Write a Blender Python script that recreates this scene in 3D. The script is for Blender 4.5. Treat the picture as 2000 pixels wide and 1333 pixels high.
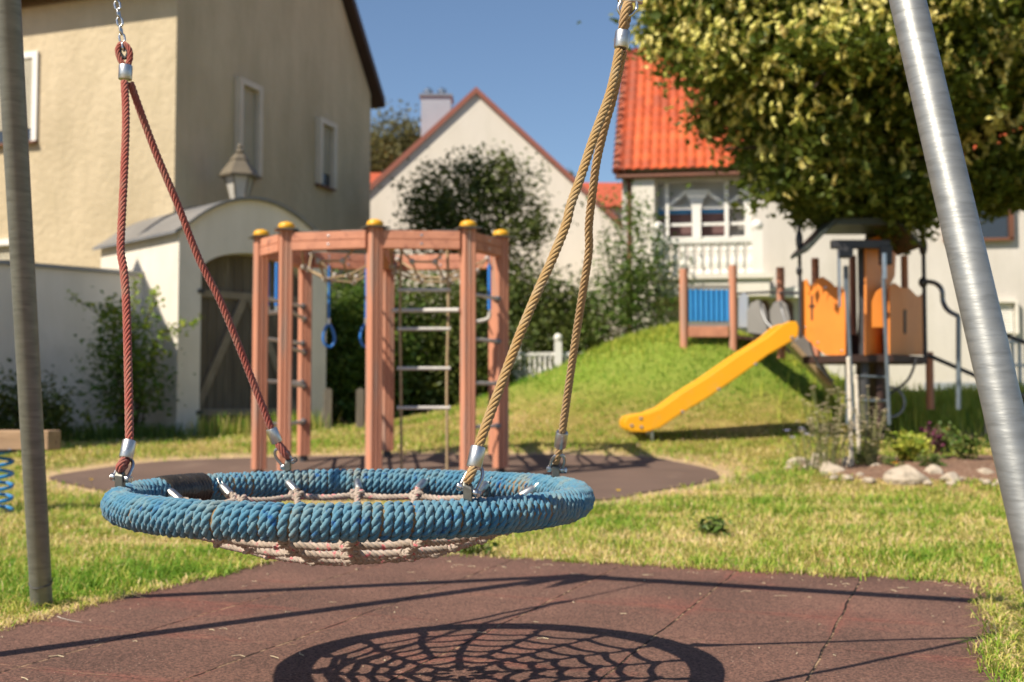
import bpy, math, random
import numpy as np
from math import sin, cos, pi, radians, sqrt, atan2, tan
from mathutils import Vector, Matrix

random.seed(7)
rng = np.random.default_rng(11)
for o in list(bpy.data.objects):
    bpy.data.objects.remove(o)
scene = bpy.context.scene
C = scene.collection

# ---------------------------------------------------------------- camera
CAMZ = 0.75
FPX = 2250.0
PITCH = math.atan(114 / FPX)
cam_data = bpy.data.cameras.new('camera')
cam_data.sensor_width = 36.0
cam_data.lens = FPX / 2000 * 36
cam_data.clip_start = 0.05
cam_data.clip_end = 1500
cam_data.dof.use_dof = True
cam_data.dof.focus_distance = 2.42
cam_data.dof.aperture_fstop = 4.0
cam_data.dof.aperture_blades = 0
cam = bpy.data.objects.new('camera', cam_data)
C.objects.link(cam)
cam.location = (0, 0, CAMZ)
cam.rotation_euler = (pi / 2 + PITCH, 0, 0)
scene.camera = cam

# ---------------------------------------------------------------- sky and sun
SUN = Vector((-0.754, -0.60, 1.0)).normalized()          # towards the sun
world = bpy.data.worlds.new('World')
scene.world = world
world.use_nodes = True
wn = world.node_tree
bg = wn.nodes['Background']
sky = wn.nodes.new('ShaderNodeTexSky')
sky.sky_type = 'NISHITA'
sky.sun_disc = False
sky.sun_elevation = math.asin(SUN.z)
sky.sun_rotation = atan2(SUN.x, SUN.y)
sky.air_density = 1.0
sky.dust_density = 0.4
sky.ozone_density = 3.0
sky.altitude = 300
wn.links.new(sky.outputs[0], bg.inputs['Color'])
bg.inputs['Strength'].default_value = 0.069
sl = bpy.data.lights.new('sun', 'SUN')
sl.energy = 3.9
sl.angle = radians(0.5)
sl.color = (1.0, 0.90, 0.74)
sun = bpy.data.objects.new('sun', sl)
C.objects.link(sun)
sun.rotation_euler = SUN.to_track_quat('Z', 'Y').to_euler()
sun.location = (-8, -6, 12)
scene.view_settings.view_transform = 'Standard'
scene.view_settings.look = 'None'
scene.view_settings.gamma = 1
scene.view_settings.exposure = 0.84


# ---------------------------------------------------------------- helpers
def P(px, py, D):
    """world point seen at photo pixel (2000 wide) at world depth D"""
    x = (px - 1000) / FPX
    up = (666.5 - py) / FPX
    y = cos(PITCH) - sin(PITCH) * up
    z = sin(PITCH) + cos(PITCH) * up
    s = D / y
    return Vector((x * s, D, CAMZ + z * s))


def ss(a, b, x):
    t = np.clip((np.asarray(x, float) - a) / (b - a), 0, 1)
    return t * t * (3 - 2 * t)


def gz(x, y):
    """ground height"""
    x = np.asarray(x, float); y = np.asarray(y, float)
    z = 0.25 * ss(10.6, 15.2, y)
    z = z + 0.60 * ss(14.2, 18.5, y) * ss(-1.5, 4.0, x)
    z = z + 1.13 * np.exp(-((x - 2.7) / np.where(x < 2.7, 3.4, 1.9)) ** 2 - ((y - 17.9) / 2.0) ** 2)
    z = z + 0.14 * np.exp(-((x - 4.6) / 1.9) ** 4 - ((y - 10.9) / 1.25) ** 4)
    z = z + 0.012 * np.sin(x * 1.7 + 0.6 * y) * np.sin(y * 1.3 - x) * ss(5.6, 8, y)
    return z


def G(x, y):
    return float(gz(x, y))


def tag(o, label=None, cat=None, group=None, kind=None):
    if label: o['label'] = label
    if cat: o['category'] = cat
    if group: o['group'] = group
    if kind: o['kind'] = kind
    return o


def thing(name, label, cat, loc, group=None, rz=0.0):
    o = bpy.data.objects.new(name, None)
    C.objects.link(o)
    o.empty_display_size = 0.2
    o.location = loc
    o.rotation_euler = (0, 0, rz)
    tag(o, label, cat, group)
    return o


def basis(o):
    return Matrix.LocRotScale(o.location, o.rotation_euler, o.scale)


def world_of(o):
    m = basis(o)
    p = o.parent
    if p is not None:
        m = world_of(p) @ o.matrix_parent_inverse @ m
    return m


class MB:
    def __init__(self):
        self.v = []; self.f = []; self.c = []

    def add(self, v, f, c=None):
        b = len(self.v)
        self.v.extend([tuple(p) for p in v])
        self.f.extend([tuple(i + b for i in q) for q in f])
        return self

    def box(self, c, size, rz=0.0, M=None):
        sx, sy, sz = [s / 2 for s in size]
        vs = []
        for z in (-sz, sz):
            for x, y in ((-sx, -sy), (sx, -sy), (sx, sy), (-sx, sy)):
                p = Vector((x, y, z))
                if M is not None: p = M @ p
                else: p = Matrix.Rotation(rz, 3, 'Z') @ p
                vs.append(p + Vector(c))
        self.add(vs, [(3, 2, 1, 0), (4, 5, 6, 7), (0, 1, 5, 4), (1, 2, 6, 5), (2, 3, 7, 6), (3, 0, 4, 7)])
        return self

    def bar(self, a, b, w, h, up=(0, 0, 1)):
        """rectangular bar from a to b, w sideways, h along up"""
        a = Vector(a); b = Vector(b)
        d = (b - a)
        L = d.length
        d.normalize()
        u = Vector(up)
        s = d.cross(u)
        if s.length < 1e-4: s = d.cross(Vector((1, 0, 0)))
        s.normalize()
        u = s.cross(d)
        M = Matrix((s, d, u)).transposed()
        self.box((a + b) / 2, (w, L, h), M=M)
        return self

    def tube(self, pts, r, n=10, closed=False, caps=True):
        pts = [Vector(p) for p in pts]
        N = len(pts)
        rr = r if hasattr(r, '__len__') else [r] * N
        fr = []
        prev = None
        for i in range(N):
            if closed: d = pts[(i + 1) % N] - pts[i - 1]
            else: d = pts[min(i + 1, N - 1)] - pts[max(i - 1, 0)]
            d.normalize()
            if prev is None:
                s = d.orthogonal().normalized()
            else:
                s = prev - d * prev.dot(d)
                s.normalize()
            prev = s
            fr.append((s, d.cross(s)))
        vs = []
        for i in range(N):
            for k in range(n):
                a = 2 * pi * k / n
                vs.append(pts[i] + fr[i][0] * cos(a) * rr[i] + fr[i][1] * sin(a) * rr[i])
        fs = []
        M = N if closed else N - 1
        for i in range(M):
            j = (i + 1) % N
            for k in range(n):
                l = (k + 1) % n
                fs.append((i * n + k, i * n + l, j * n + l, j * n + k))
        if caps and not closed:
            fs.append(tuple(range(n - 1, -1, -1)))
            fs.append(tuple((N - 1) * n + k for k in range(n)))
        self.add(vs, fs)
        return self

    def lathe(self, c, prof, n=20, axis=None, sides_flat=False):
        """prof [(r,z)...] around axis through c"""
        q = Vector((0, 0, 1)).rotation_difference(Vector(axis)) if axis is not None else None
        vs = []
        for r, z in prof:
            for k in range(n):
                a = 2 * pi * k / n
                p = Vector((r * cos(a), r * sin(a), z))
                if q: p = q @ p
                vs.append(p + Vector(c))
        fs = []
        for i in range(len(prof) - 1):
            for k in range(n):
                l = (k + 1) % n
                fs.append((i * n + k, i * n + l, (i + 1) * n + l, (i + 1) * n + k))
        fs.append(tuple(range(n - 1, -1, -1)))
        fs.append(tuple((len(prof) - 1) * n + k for k in range(n)))
        self.add(vs, fs)
        return self

    def prism(self, pts, off):
        """polygon extruded by vector off"""
        n = len(pts)
        off = Vector(off)
        a = [Vector(p) for p in pts]
        b = [p + off for p in a]
        fs = [tuple(range(n - 1, -1, -1)), tuple(range(n, 2 * n))]
        for i in range(n):
            j = (i + 1) % n
            fs.append((i, j, n + j, n + i))
        self.add(a + b, fs)
        return self

    def ball(self, c, r, n=10, sz=1.0):
        prof = [(r * sin(pi * i / n) + 1e-5, -r * cos(pi * i / n) * sz) for i in range(n + 1)]
        return self.lathe(c, prof, n + 4)

    def build(self, name, mat, parent=None, smooth=False, bevel=0, fixn=True):
        me = bpy.data.meshes.new(name)
        me.from_pydata(self.v, [], self.f)
        return finish(me, name, mat, parent, smooth, bevel, fixn)


def finish(me, name, mat, parent, smooth=False, bevel=0, fixn=False):
    if fixn:
        import bmesh
        bm = bmesh.new(); bm.from_mesh(me)
        bmesh.ops.recalc_face_normals(bm, faces=bm.faces)
        bm.to_mesh(me); bm.free()
    me.materials.append(mat)
    o = bpy.data.objects.new(name, me)
    C.objects.link(o)
    if smooth is True:
        me.polygons.foreach_set('use_smooth', [True] * len(me.polygons))
    elif smooth == 'auto':
        me.polygons.foreach_set('use_smooth', [True] * len(me.polygons))
        try: me.set_sharp_from_angle(angle=radians(38))
        except Exception: pass
    if parent is not None:
        o.parent = parent
        o.matrix_parent_inverse = world_of(parent).inverted()
    if bevel:
        m = o.modifiers.new('bevel', 'BEVEL'); m.width = bevel; m.segments = 2; m.limit_method = 'ANGLE'
        m.harden_normals = False
    return o


def npmesh(name, V, F, mat, parent=None, smooth=False, col=None):
    """V (n,3), F (m,k) uniform polygons, col (n,) float tint or (n,4)"""
    me = bpy.data.meshes.new(name)
    n = len(V); m, k = F.shape
    me.vertices.add(n)
    me.vertices.foreach_set('co', np.ascontiguousarray(V, dtype=np.float32).ravel())
    me.loops.add(m * k)
    me.loops.foreach_set('vertex_index', np.ascontiguousarray(F, dtype=np.int32).ravel())
    me.polygons.add(m)
    me.polygons.foreach_set('loop_start', np.arange(0, m * k, k, dtype=np.int32))
    me.polygons.foreach_set('loop_total', np.full(m, k, dtype=np.int32))
    me.update(calc_edges=True)
    if smooth:
        me.polygons.foreach_set('use_smooth', np.ones(m, dtype=bool))
    if col is not None:
        a = me.color_attributes.new('tint', 'FLOAT_COLOR', 'POINT')
        if col.ndim == 1:
            col = np.stack([col, col, col, np.ones_like(col)], 1)
        a.data.foreach_set('color', np.ascontiguousarray(col, dtype=np.float32).ravel())
    return finish(me, name, mat, parent)


# ---------------------------------------------------------------- materials
def lin(c):
    return tuple((x / 255 / 12.92 if x <= 10 else ((x / 255 + 0.055) / 1.055) ** 2.4) for x in c) + (1,)


def nd(nt, t, **kw):
    n = nt.nodes.new(t)
    for k, v in kw.items():
        setattr(n, k, v)
    return n


def ramp(nt, stops, interp='LINEAR'):
    r = nt.nodes.new('ShaderNodeValToRGB')
    r.color_ramp.interpolation = interp
    e = r.color_ramp.elements
    e[0].position, e[0].color = stops[0]
    e[1].position, e[1].color = stops[-1]
    for p, c in stops[1:-1]:
        x = e.new(p); x.color = c
    return r


def c4(c):
    return tuple(c) + (1,) if len(c) == 3 else tuple(c)


def mat(name, c1, c2=None, scale=4.0, rough=0.7, metal=0.0, bump=0.0, bscale=None, detail=6, c3=None, s3=None,
        t3=(0.55, 0.7), stretch=None, spec=0.5, bdist=0.01, streak=0):
    """noise mottled surface: c1/c2 broad mottling, c3 patches at scale s3"""
    m = bpy.data.materials.new(name); m.use_nodes = True
    nt = m.node_tree; b = nt.nodes['Principled BSDF']
    b.inputs['Roughness'].default_value = rough
    b.inputs['Metallic'].default_value = metal
    b.inputs['Specular IOR Level'].default_value = spec
    tc = nd(nt, 'ShaderNodeTexCoord')
    mp = nd(nt, 'ShaderNodeMapping')
    nt.links.new(tc.outputs['Object'], mp.inputs[0])
    if stretch: mp.inputs['Scale'].default_value = stretch
    c2 = c2 or tuple(x * 0.8 for x in c1[:3])
    nz = nd(nt, 'ShaderNodeTexNoise'); nz.inputs['Scale'].default_value = scale; nz.inputs['Detail'].default_value = detail
    nt.links.new(mp.outputs[0], nz.inputs[0])
    r = ramp(nt, [(0.3, c4(c1)), (0.7, c4(c2))])
    nt.links.new(nz.outputs[0], r.inputs[0])
    col = r.outputs[0]
    if c3:
        n3 = nd(nt, 'ShaderNodeTexNoise'); n3.inputs['Scale'].default_value = s3 or scale * 3
        n3.inputs['Detail'].default_value = 8
        nt.links.new(mp.outputs[0], n3.inputs[0])
        r3 = ramp(nt, [(t3[0], (0, 0, 0, 1)), (t3[1], (1, 1, 1, 1))])
        nt.links.new(n3.outputs[0], r3.inputs[0])
        mx = nd(nt, 'ShaderNodeMix', data_type='RGBA')
        nt.links.new(r3.outputs[0], mx.inputs[0])
        nt.links.new(col, mx.inputs[6]); mx.inputs[7].default_value = c4(c3)
        col = mx.outputs[2]
    if streak:      # rain streaks and patches on render
        ms = nd(nt, 'ShaderNodeMapping'); ms.inputs['Scale'].default_value = (1, 1, 0.22)
        nt.links.new(tc.outputs['Object'], ms.inputs[0])
        n4 = nd(nt, 'ShaderNodeTexNoise'); n4.inputs['Scale'].default_value = 1.1; n4.inputs['Detail'].default_value = 9; n4.inputs['Roughness'].default_value = 0.7
        nt.links.new(ms.outputs[0], n4.inputs[0])
        k = 1 - streak
        r4 = ramp(nt, [(0.38, (k, k, k * .97, 1)), (0.62, (1.04, 1.04, 1.04, 1))]); nt.links.new(n4.outputs[0], r4.inputs[0])
        m4 = nd(nt, 'ShaderNodeMix', data_type='RGBA', blend_type='MULTIPLY'); m4.inputs[0].default_value = 1
        nt.links.new(col, m4.inputs[6]); nt.links.new(r4.outputs[0], m4.inputs[7]); col = m4.outputs[2]
    nt.links.new(col, b.inputs['Base Color'])
    if bump:
        nb = nd(nt, 'ShaderNodeTexNoise'); nb.inputs['Scale'].default_value = bscale or scale * 8
        nb.inputs['Detail'].default_value = 5
        nt.links.new(mp.outputs[0], nb.inputs[0])
        bp = nd(nt, 'ShaderNodeBump'); bp.inputs['Strength'].default_value = bump
        bp.inputs['Distance'].default_value = bdist
        nt.links.new(nb.outputs[0], bp.inputs['Height'])
        nt.links.new(bp.outputs[0], b.inputs['Normal'])
    return m


def leafmat(name, stops, trans=0.35, rough=0.5):
    """foliage: colour from per-leaf tint attribute"""
    m = bpy.data.materials.new(name); m.use_nodes = True
    nt = m.node_tree; b = nt.nodes['Principled BSDF']
    b.inputs['Roughness'].default_value = rough
    b.inputs['Specular IOR Level'].default_value = 0.35
    a = nd(nt, 'ShaderNodeAttribute', attribute_name='tint')
    r = ramp(nt, [(p, c4(c)) for p, c in stops])
    nt.links.new(a.outputs['Fac'], r.inputs[0])
    nt.links.new(r.outputs[0], b.inputs['Base Color'])
    t = nd(nt, 'ShaderNodeBsdfTranslucent')
    nt.links.new(r.outputs[0], t.inputs[0])
    ms = nd(nt, 'ShaderNodeMixShader'); ms.inputs[0].default_value = trans
    nt.links.new(b.outputs[0], ms.inputs[1]); nt.links.new(t.outputs[0], ms.inputs[2])
    nt.links.new(ms.outputs[0], nt.nodes['Material Output'].inputs[0])
    return m


M = {}
M['stucco_yellow'] = mat('stucco_yellow', (0.57, 0.47, 0.32), (0.52, 0.425, 0.285), 0.9, 0.9, bump=0.7, bscale=9, c3=(0.50, 0.41, 0.27), s3=2.0, t3=(0.5, 0.8), bdist=0.03, streak=0.16)
M['stucco_white'] = mat('stucco_white', (0.80, 0.75, 0.68), (0.72, 0.67, 0.60), 0.8, 0.9, bump=0.3, bscale=14, c3=(0.62, 0.58, 0.52), s3=1.3, t3=(0.55, 0.85), bdist=0.01, streak=0.10)
M['stucco_house'] = mat('stucco_house', (0.64, 0.60, 0.555), (0.58, 0.54, 0.50), 0.5, 0.9, bump=0.3, bscale=14, c3=(0.52, 0.48, 0.42), s3=1.3, t3=(0.6, 0.9), bdist=0.01, streak=0.10)
M['window_paint'] = mat('window_paint', (0.66, 0.58, 0.47), (0.58, 0.51, 0.41), 3, 0.6)
M['stucco_cream'] = mat('stucco_cream', (0.75, 0.69, 0.61), (0.70, 0.64, 0.57), 0.5, 0.9, bump=0.3, bscale=14, bdist=0.01, streak=0.06)
M['white_paint'] = mat('white_paint', (0.82, 0.80, 0.76), (0.74, 0.72, 0.67), 3, 0.6)
M['shutter'] = mat('shutter', (0.50, 0.46, 0.36), (0.44, 0.40, 0.31), 3, 0.6)
M['dark_glass'] = mat('dark_glass', (0.03, 0.035, 0.045), (0.05, 0.06, 0.07), 1, 0.08, spec=0.8)
M['dark_wood'] = mat('dark_wood', (0.055, 0.024, 0.018), (0.035, 0.018, 0.014), 3, 0.6)
M['brown_trim'] = mat('brown_trim', (0.18, 0.07, 0.04), (0.14, 0.06, 0.035), 3, 0.6)
M['zinc'] = mat('zinc', (0.30, 0.30, 0.31), (0.24, 0.24, 0.25), 2.5, 0.45, metal=0.6, bump=0.1, bscale=10)
M['cladding'] = mat('cladding', (0.42, 0.45, 0.50), (0.36, 0.39, 0.44), 1.5, 0.5, metal=0.3)
M['grey_boards'] = mat('grey_boards', (0.135, 0.115, 0.09), (0.085, 0.07, 0.055), 5, 0.85, bump=0.5, bscale=30, stretch=(1, 1, 0.12), c3=(0.19, 0.165, 0.13), s3=12)
M['light_boards'] = mat('light_boards', (0.27, 0.23, 0.18), (0.2, 0.165, 0.125), 8, 0.85, bump=0.4, bscale=30)
M['terracotta_wood'] = mat('terracotta_wood', (0.62, 0.27, 0.165), (0.47, 0.195, 0.12), 9, 0.75, bump=0.5, bscale=40, stretch=(1, 1, 0.10), c3=(0.40, 0.24, 0.18), s3=13, t3=(0.50, 0.66), bdist=0.004)
M['terracotta_beam'] = mat('terracotta_beam', (0.62, 0.27, 0.165), (0.45, 0.185, 0.115), 6, 0.75, bump=0.4, bscale=30, c3=(0.36, 0.14, 0.09), s3=14, t3=(0.58, 0.7), bdist=0.004)
M['yellow_plastic'] = mat('yellow_plastic', (0.86, 0.40, 0.006), (0.82, 0.36, 0.005), 2, 0.45, c3=(0.66, 0.37, 0.04), s3=7, t3=(0.58, 0.85))
M['yellow_cap'] = mat('yellow_cap', (0.80, 0.42, 0.02), (0.70, 0.34, 0.015), 20, 0.4)
M['orange_panel'] = mat('orange_panel', (0.80, 0.26, 0.035), (0.72, 0.22, 0.03), 3, 0.5)
M['blue_plastic'] = mat('blue_plastic', (0.03, 0.20, 0.62), (0.025, 0.17, 0.55), 6, 0.4)
M['sky_blue_panel'] = mat('sky_blue_panel', (0.05, 0.30, 0.68), (0.04, 0.26, 0.62), 3, 0.45)
M['rope_tan'] = mat('rope_tan', (0.42, 0.31, 0.19), (0.32, 0.23, 0.13), 40, 0.95)
M['grey_plastic'] = mat('grey_plastic', (0.55, 0.53, 0.50), (0.45, 0.43, 0.41), 14, 0.5)
M['ball_joint'] = mat('ball_joint', (0.45, 0.42, 0.38), (0.35, 0.32, 0.29), 14, 0.35)
M['steel'] = mat('steel', (0.62, 0.62, 0.62), (0.50, 0.50, 0.50), 60, 0.28, metal=1.0, bump=0.08, bscale=160)
M['ferrule_metal'] = mat('ferrule_metal', (0.66, 0.65, 0.63), (0.50, 0.49, 0.47), 45, 0.38, metal=1.0, bump=0.15, bscale=120, c3=(0.30, 0.28, 0.25), s3=90, t3=(0.6, 0.75), bdist=0.002)
M['clamp_metal'] = mat('clamp_metal', (0.20, 0.20, 0.18), (0.13, 0.13, 0.12), 60, 0.45, metal=0.8, bump=0.2, bscale=120, bdist=0.002)
M['dark_metal'] = mat('dark_metal', (0.035, 0.035, 0.04), (0.05, 0.05, 0.055), 10, 0.45)
M['dark_rubber'] = mat('dark_rubber', (0.02, 0.018, 0.016), (0.03, 0.027, 0.024), 80, 0.35)
M['mid_metal'] = mat('mid_metal', (0.20, 0.24, 0.28), (0.16, 0.19, 0.22), 10, 0.4, metal=0.5)
M['grey_panel'] = mat('grey_panel', (0.26, 0.25, 0.24), (0.22, 0.21, 0.20), 3, 0.35)
M['stone'] = mat('stone', (0.50, 0.42, 0.33), (0.34, 0.28, 0.21), 7, 0.9, bump=0.9, bscale=18, c3=(0.25, 0.21, 0.16), s3=12, t3=(0.55, 0.7), bdist=0.02)
M['soil'] = mat('soil', (0.24, 0.135, 0.085), (0.16, 0.09, 0.055), 9, 0.95, bump=1.0, bscale=40, c3=(0.36, 0.25, 0.17), s3=25, bdist=0.02)
M['bark'] = mat('bark', (0.085, 0.06, 0.04), (0.05, 0.035, 0.025), 9, 0.9, bump=0.9, bscale=22, stretch=(1, 1, 0.3), bdist=0.02)
M['bench_wood'] = mat('bench_wood', (0.42, 0.27, 0.16), (0.30, 0.19, 0.11), 9, 0.8, bump=0.6, bscale=60, stretch=(0.15, 1, 1), c3=(0.16, 0.09, 0.05), s3=20, t3=(0.6, 0.7), bdist=0.004)
M['maroon'] = mat('maroon', (0.16, 0.085, 0.085), (0.13, 0.07, 0.07), 3, 0.7)
M['lantern_metal'] = mat('lantern_metal', (0.24, 0.21, 0.17), (0.20, 0.175, 0.14), 6, 0.5)
M['lantern_glass'] = mat('lantern_glass', (0.52, 0.50, 0.46), (0.46, 0.44, 0.40), 3, 0.15)
M['red_roof_plain'] = mat('red_roof_plain', (0.50, 0.10, 0.04), (0.42, 0.08, 0.035), 6, 0.7, bump=0.6, bscale=14, bdist=0.03)


# galvanised tube: streaky spangle along the pole
def galv(name, a, b, rough):
    m = mat(name, a, b, 9, rough, metal=0.6, bump=0.32, bscale=26, stretch=(1, 1, 5), c3=tuple(x * 0.68 for x in a), s3=16, t3=(0.50, 0.70), bdist=0.002)
    nt = m.node_tree
    bs = nt.nodes['Principled BSDF']
    nz = nd(nt, 'ShaderNodeTexNoise'); nz.inputs['Scale'].default_value = 30
    tc = [n for n in nt.nodes if n.type == 'TEX_COORD'][0]
    nt.links.new(tc.outputs['Object'], nz.inputs[0])
    mr = nd(nt, 'ShaderNodeMapRange'); mr.inputs[3].default_value = rough - 0.08; mr.inputs[4].default_value = rough + 0.15
    nt.links.new(nz.outputs[0], mr.inputs[0]); nt.links.new(mr.outputs[0], bs.inputs['Roughness'])
    return m


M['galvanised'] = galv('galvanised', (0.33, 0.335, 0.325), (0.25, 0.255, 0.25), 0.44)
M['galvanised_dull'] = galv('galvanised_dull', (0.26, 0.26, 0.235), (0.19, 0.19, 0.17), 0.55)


def ropemat(name, stops, scale, fleck=None, fscale=30, ft=(0.6, 0.66), bump=0.6):
    m = bpy.data.materials.new(name); m.use_nodes = True
    nt = m.node_tree; b = nt.nodes['Principled BSDF']
    b.inputs['Roughness'].default_value = 0.92
    b.inputs['Specular IOR Level'].default_value = 0.15
    b.inputs['Sheen Weight'].default_value = 0.25
    tc = nd(nt, 'ShaderNodeTexCoord')
    nz = nd(nt, 'ShaderNodeTexNoise'); nz.inputs['Scale'].default_value = scale; nz.inputs['Detail'].default_value = 8
    nz.inputs['Roughness'].default_value = 0.65
    nt.links.new(tc.outputs['Object'], nz.inputs[0])
    r = ramp(nt, [(p, c4(c)) for p, c in stops])
    nt.links.new(nz.outputs[0], r.inputs[0])
    col = r.outputs[0]
    if fleck:
        n2 = nd(nt, 'ShaderNodeTexNoise'); n2.inputs['Scale'].default_value = fscale; n2.inputs['Detail'].default_value = 3
        nt.links.new(tc.outputs['Object'], n2.inputs[0])
        r2 = ramp(nt, [(ft[0], (0, 0, 0, 1)), (ft[1], (1, 1, 1, 1))])
        nt.links.new(n2.outputs[0], r2.inputs[0])
        mx = nd(nt, 'ShaderNodeMix', data_type='RGBA')
        nt.links.new(r2.outputs[0], mx.inputs[0]); nt.links.new(col, mx.inputs[6]); mx.inputs[7].default_value = c4(fleck)
        col = mx.outputs[2]
    nt.links.new(col, b.inputs['Base Color'])
    nb = nd(nt, 'ShaderNodeTexNoise'); nb.inputs['Scale'].default_value = 900; nb.inputs['Detail'].default_value = 4
    nt.links.new(tc.outputs['Object'], nb.inputs[0])
    bp = nd(nt, 'ShaderNodeBump'); bp.inputs['Strength'].default_value = bump; bp.inputs['Distance'].default_value = 0.0015
    nt.links.new(nb.outputs[0], bp.inputs['Height']); nt.links.new(bp.outputs[0], b.inputs['Normal'])
    return m


M['rope_blue'] = ropemat('rope_blue', [(0.30, (0.045, 0.165, 0.30)), (0.44, (0.075, 0.215, 0.32)), (0.56, (0.13, 0.25, 0.31)), (0.68, (0.21, 0.25, 0.24))], 11, fleck=(0.02, 0.11, 0.30), fscale=34, ft=(0.63, 0.72))
M['rope_core'] = ropemat('rope_core', [(0.3, (0.22, 0.13, 0.06)), (0.7, (0.30, 0.2, 0.1))], 60)
M['rope_red'] = ropemat('rope_red', [(0.3, (0.30, 0.065, 0.05)), (0.5, (0.36, 0.10, 0.075)), (0.72, (0.32, 0.17, 0.12))], 22)
M['rope_brown'] = ropemat('rope_brown', [(0.3, (0.34, 0.20, 0.085)), (0.5, (0.40, 0.26, 0.13)), (0.72, (0.46, 0.30, 0.13))], 22)
M['rope_ochre'] = ropemat('rope_ochre', [(0.3, (0.44, 0.25, 0.08)), (0.5, (0.42, 0.275, 0.12)), (0.72, (0.46, 0.35, 0.21))], 22, bump=1.0)
M['rope_net'] = ropemat('rope_net', [(0.3, (0.30, 0.24, 0.19)), (0.5, (0.42, 0.34, 0.28)), (0.72, (0.52, 0.43, 0.36))], 30, fleck=(0.60, 0.17, 0.19), fscale=60, ft=(0.60, 0.68))


# rubber tile surface: 50 cm tiles turned with the swing
MATROT = math.atan2(-0.357, 0.934)
MU = Vector((0.934, -0.357, 0)); MV = Vector((0.357, 0.934, 0))


def tile_material():
    m = bpy.data.materials.new('rubber_tiles'); m.use_nodes = True
    nt = m.node_tree; L = nt.links; b = nt.nodes['Principled BSDF']
    b.inputs['Roughness'].default_value = 0.85
    b.inputs['Specular IOR Level'].default_value = 0.25
    tc = nd(nt, 'ShaderNodeTexCoord')
    # warp joints a little
    nw = nd(nt, 'ShaderNodeTexNoise'); nw.inputs['Scale'].default_value = 5; nw.inputs['Detail'].default_value = 4
    L.new(tc.outputs['Object'], nw.inputs[0])
    vs = nd(nt, 'ShaderNodeVectorMath', operation='SCALE'); vs.inputs['Scale'].default_value = 0.022
    sb = nd(nt, 'ShaderNodeVectorMath', operation='SUBTRACT'); sb.inputs[1].default_value = (0.5, 0.5, 0.5)
    L.new(nw.outputs['Color'], sb.inputs[0]); L.new(sb.outputs[0], vs.inputs[0])
    ad = nd(nt, 'ShaderNodeVectorMath', operation='ADD')
    L.new(tc.outputs['Object'], ad.inputs[0]); L.new(vs.outputs[0], ad.inputs[1])
    sp = nd(nt, 'ShaderNodeSeparateXYZ'); L.new(ad.outputs[0], sp.inputs[0])

    def joint(sock, off, width):
        a = nd(nt, 'ShaderNodeMath', operation='ADD'); a.inputs[1].default_value = off; L.new(sock, a.inputs[0])
        d = nd(nt, 'ShaderNodeMath', operation='DIVIDE'); d.inputs[1].default_value = 0.5; L.new(a.outputs[0], d.inputs[0])
        p = nd(nt, 'ShaderNodeMath', operation='PINGPONG'); p.inputs[1].default_value = 0.5; L.new(d.outputs[0], p.inputs[0])
        r = nd(nt, 'ShaderNodeMapRange'); r.inputs[1].default_value = width; r.inputs[2].default_value = width * 0.3
        r.inputs[3].default_value = 0; r.inputs[4].default_value = 1
        L.new(p.outputs[0], r.inputs[0])
        return r.outputs[0]
    ju = joint(sp.outputs[0], 2.86, 0.010)
    jv = joint(sp.outputs[1], -4.97 + 10, 0.007)
    # wide reddish wear next to joints
    wu = joint(sp.outputs[0], 2.86, 0.05); wv = joint(sp.outputs[1], 5.03, 0.09)
    # base colour
    n1 = nd(nt, 'ShaderNodeTexNoise'); n1.inputs['Scale'].default_value = 1.6; n1.inputs['Detail'].default_value = 8
    L.new(tc.outputs['Object'], n1.inputs[0])
    r1 = ramp(nt, [(0.3, (0.108, 0.062, 0.049, 1)), (0.55, (0.150, 0.084, 0.065, 1)), (0.75, (0.20, 0.108, 0.082, 1))])
    L.new(n1.outputs[0], r1.inputs[0])
    # granules
    n2 = nd(nt, 'ShaderNodeTexNoise'); n2.inputs['Scale'].default_value = 150; n2.inputs['Detail'].default_value = 5; n2.inputs['Roughness'].default_value = 0.7
    L.new(tc.outputs['Object'], n2.inputs[0])
    r2 = ramp(nt, [(0.36, (0.30, 0.29, 0.29, 1)), (0.5, (1, 1, 1, 1)), (0.64, (2.0, 1.8, 1.7, 1))])
    L.new(n2.outputs[0], r2.inputs[0])
    mg = nd(nt, 'ShaderNodeMix', data_type='RGBA', blend_type='MULTIPLY'); mg.inputs[0].default_value = 1
    L.new(r1.outputs[0], mg.inputs[6]); L.new(r2.outputs[0], mg.inputs[7])
    col = mg.outputs[2]
    # red wear patches
    n3 = nd(nt, 'ShaderNodeTexNoise'); n3.inputs['Scale'].default_value = 1.1; n3.inputs['Detail'].default_value = 9; n3.inputs['Roughness'].default_value = 0.65
    mp = nd(nt, 'ShaderNodeMapping'); mp.inputs['Location'].default_value = (3.3, 1.7, 0)
    L.new(tc.outputs['Object'], mp.inputs[0]); L.new(mp.outputs[0], n3.inputs[0])
    wx = nd(nt, 'ShaderNodeMath', operation='MAXIMUM'); L.new(wu, wx.inputs[0]); L.new(wv, wx.inputs[1])
    w2 = nd(nt, 'ShaderNodeMath', operation='MULTIPLY'); w2.inputs[1].default_value = 0.10; L.new(wx.outputs[0], w2.inputs[0])
    w3 = nd(nt, 'ShaderNodeMath', operation='ADD'); L.new(w2.outputs[0], w3.inputs[0]); L.new(n3.outputs[0], w3.inputs[1])
    r3 = ramp(nt, [(0.54, (0, 0, 0, 1)), (0.72, (0.6, 0.6, 0.6, 1))]); L.new(w3.outputs[0], r3.inputs[0])
    mw = nd(nt, 'ShaderNodeMix', data_type='RGBA'); L.new(r3.outputs[0], mw.inputs[0]); L.new(col, mw.inputs[6])
    mw.inputs[7].default_value = (0.30, 0.095, 0.072, 1)
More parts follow.
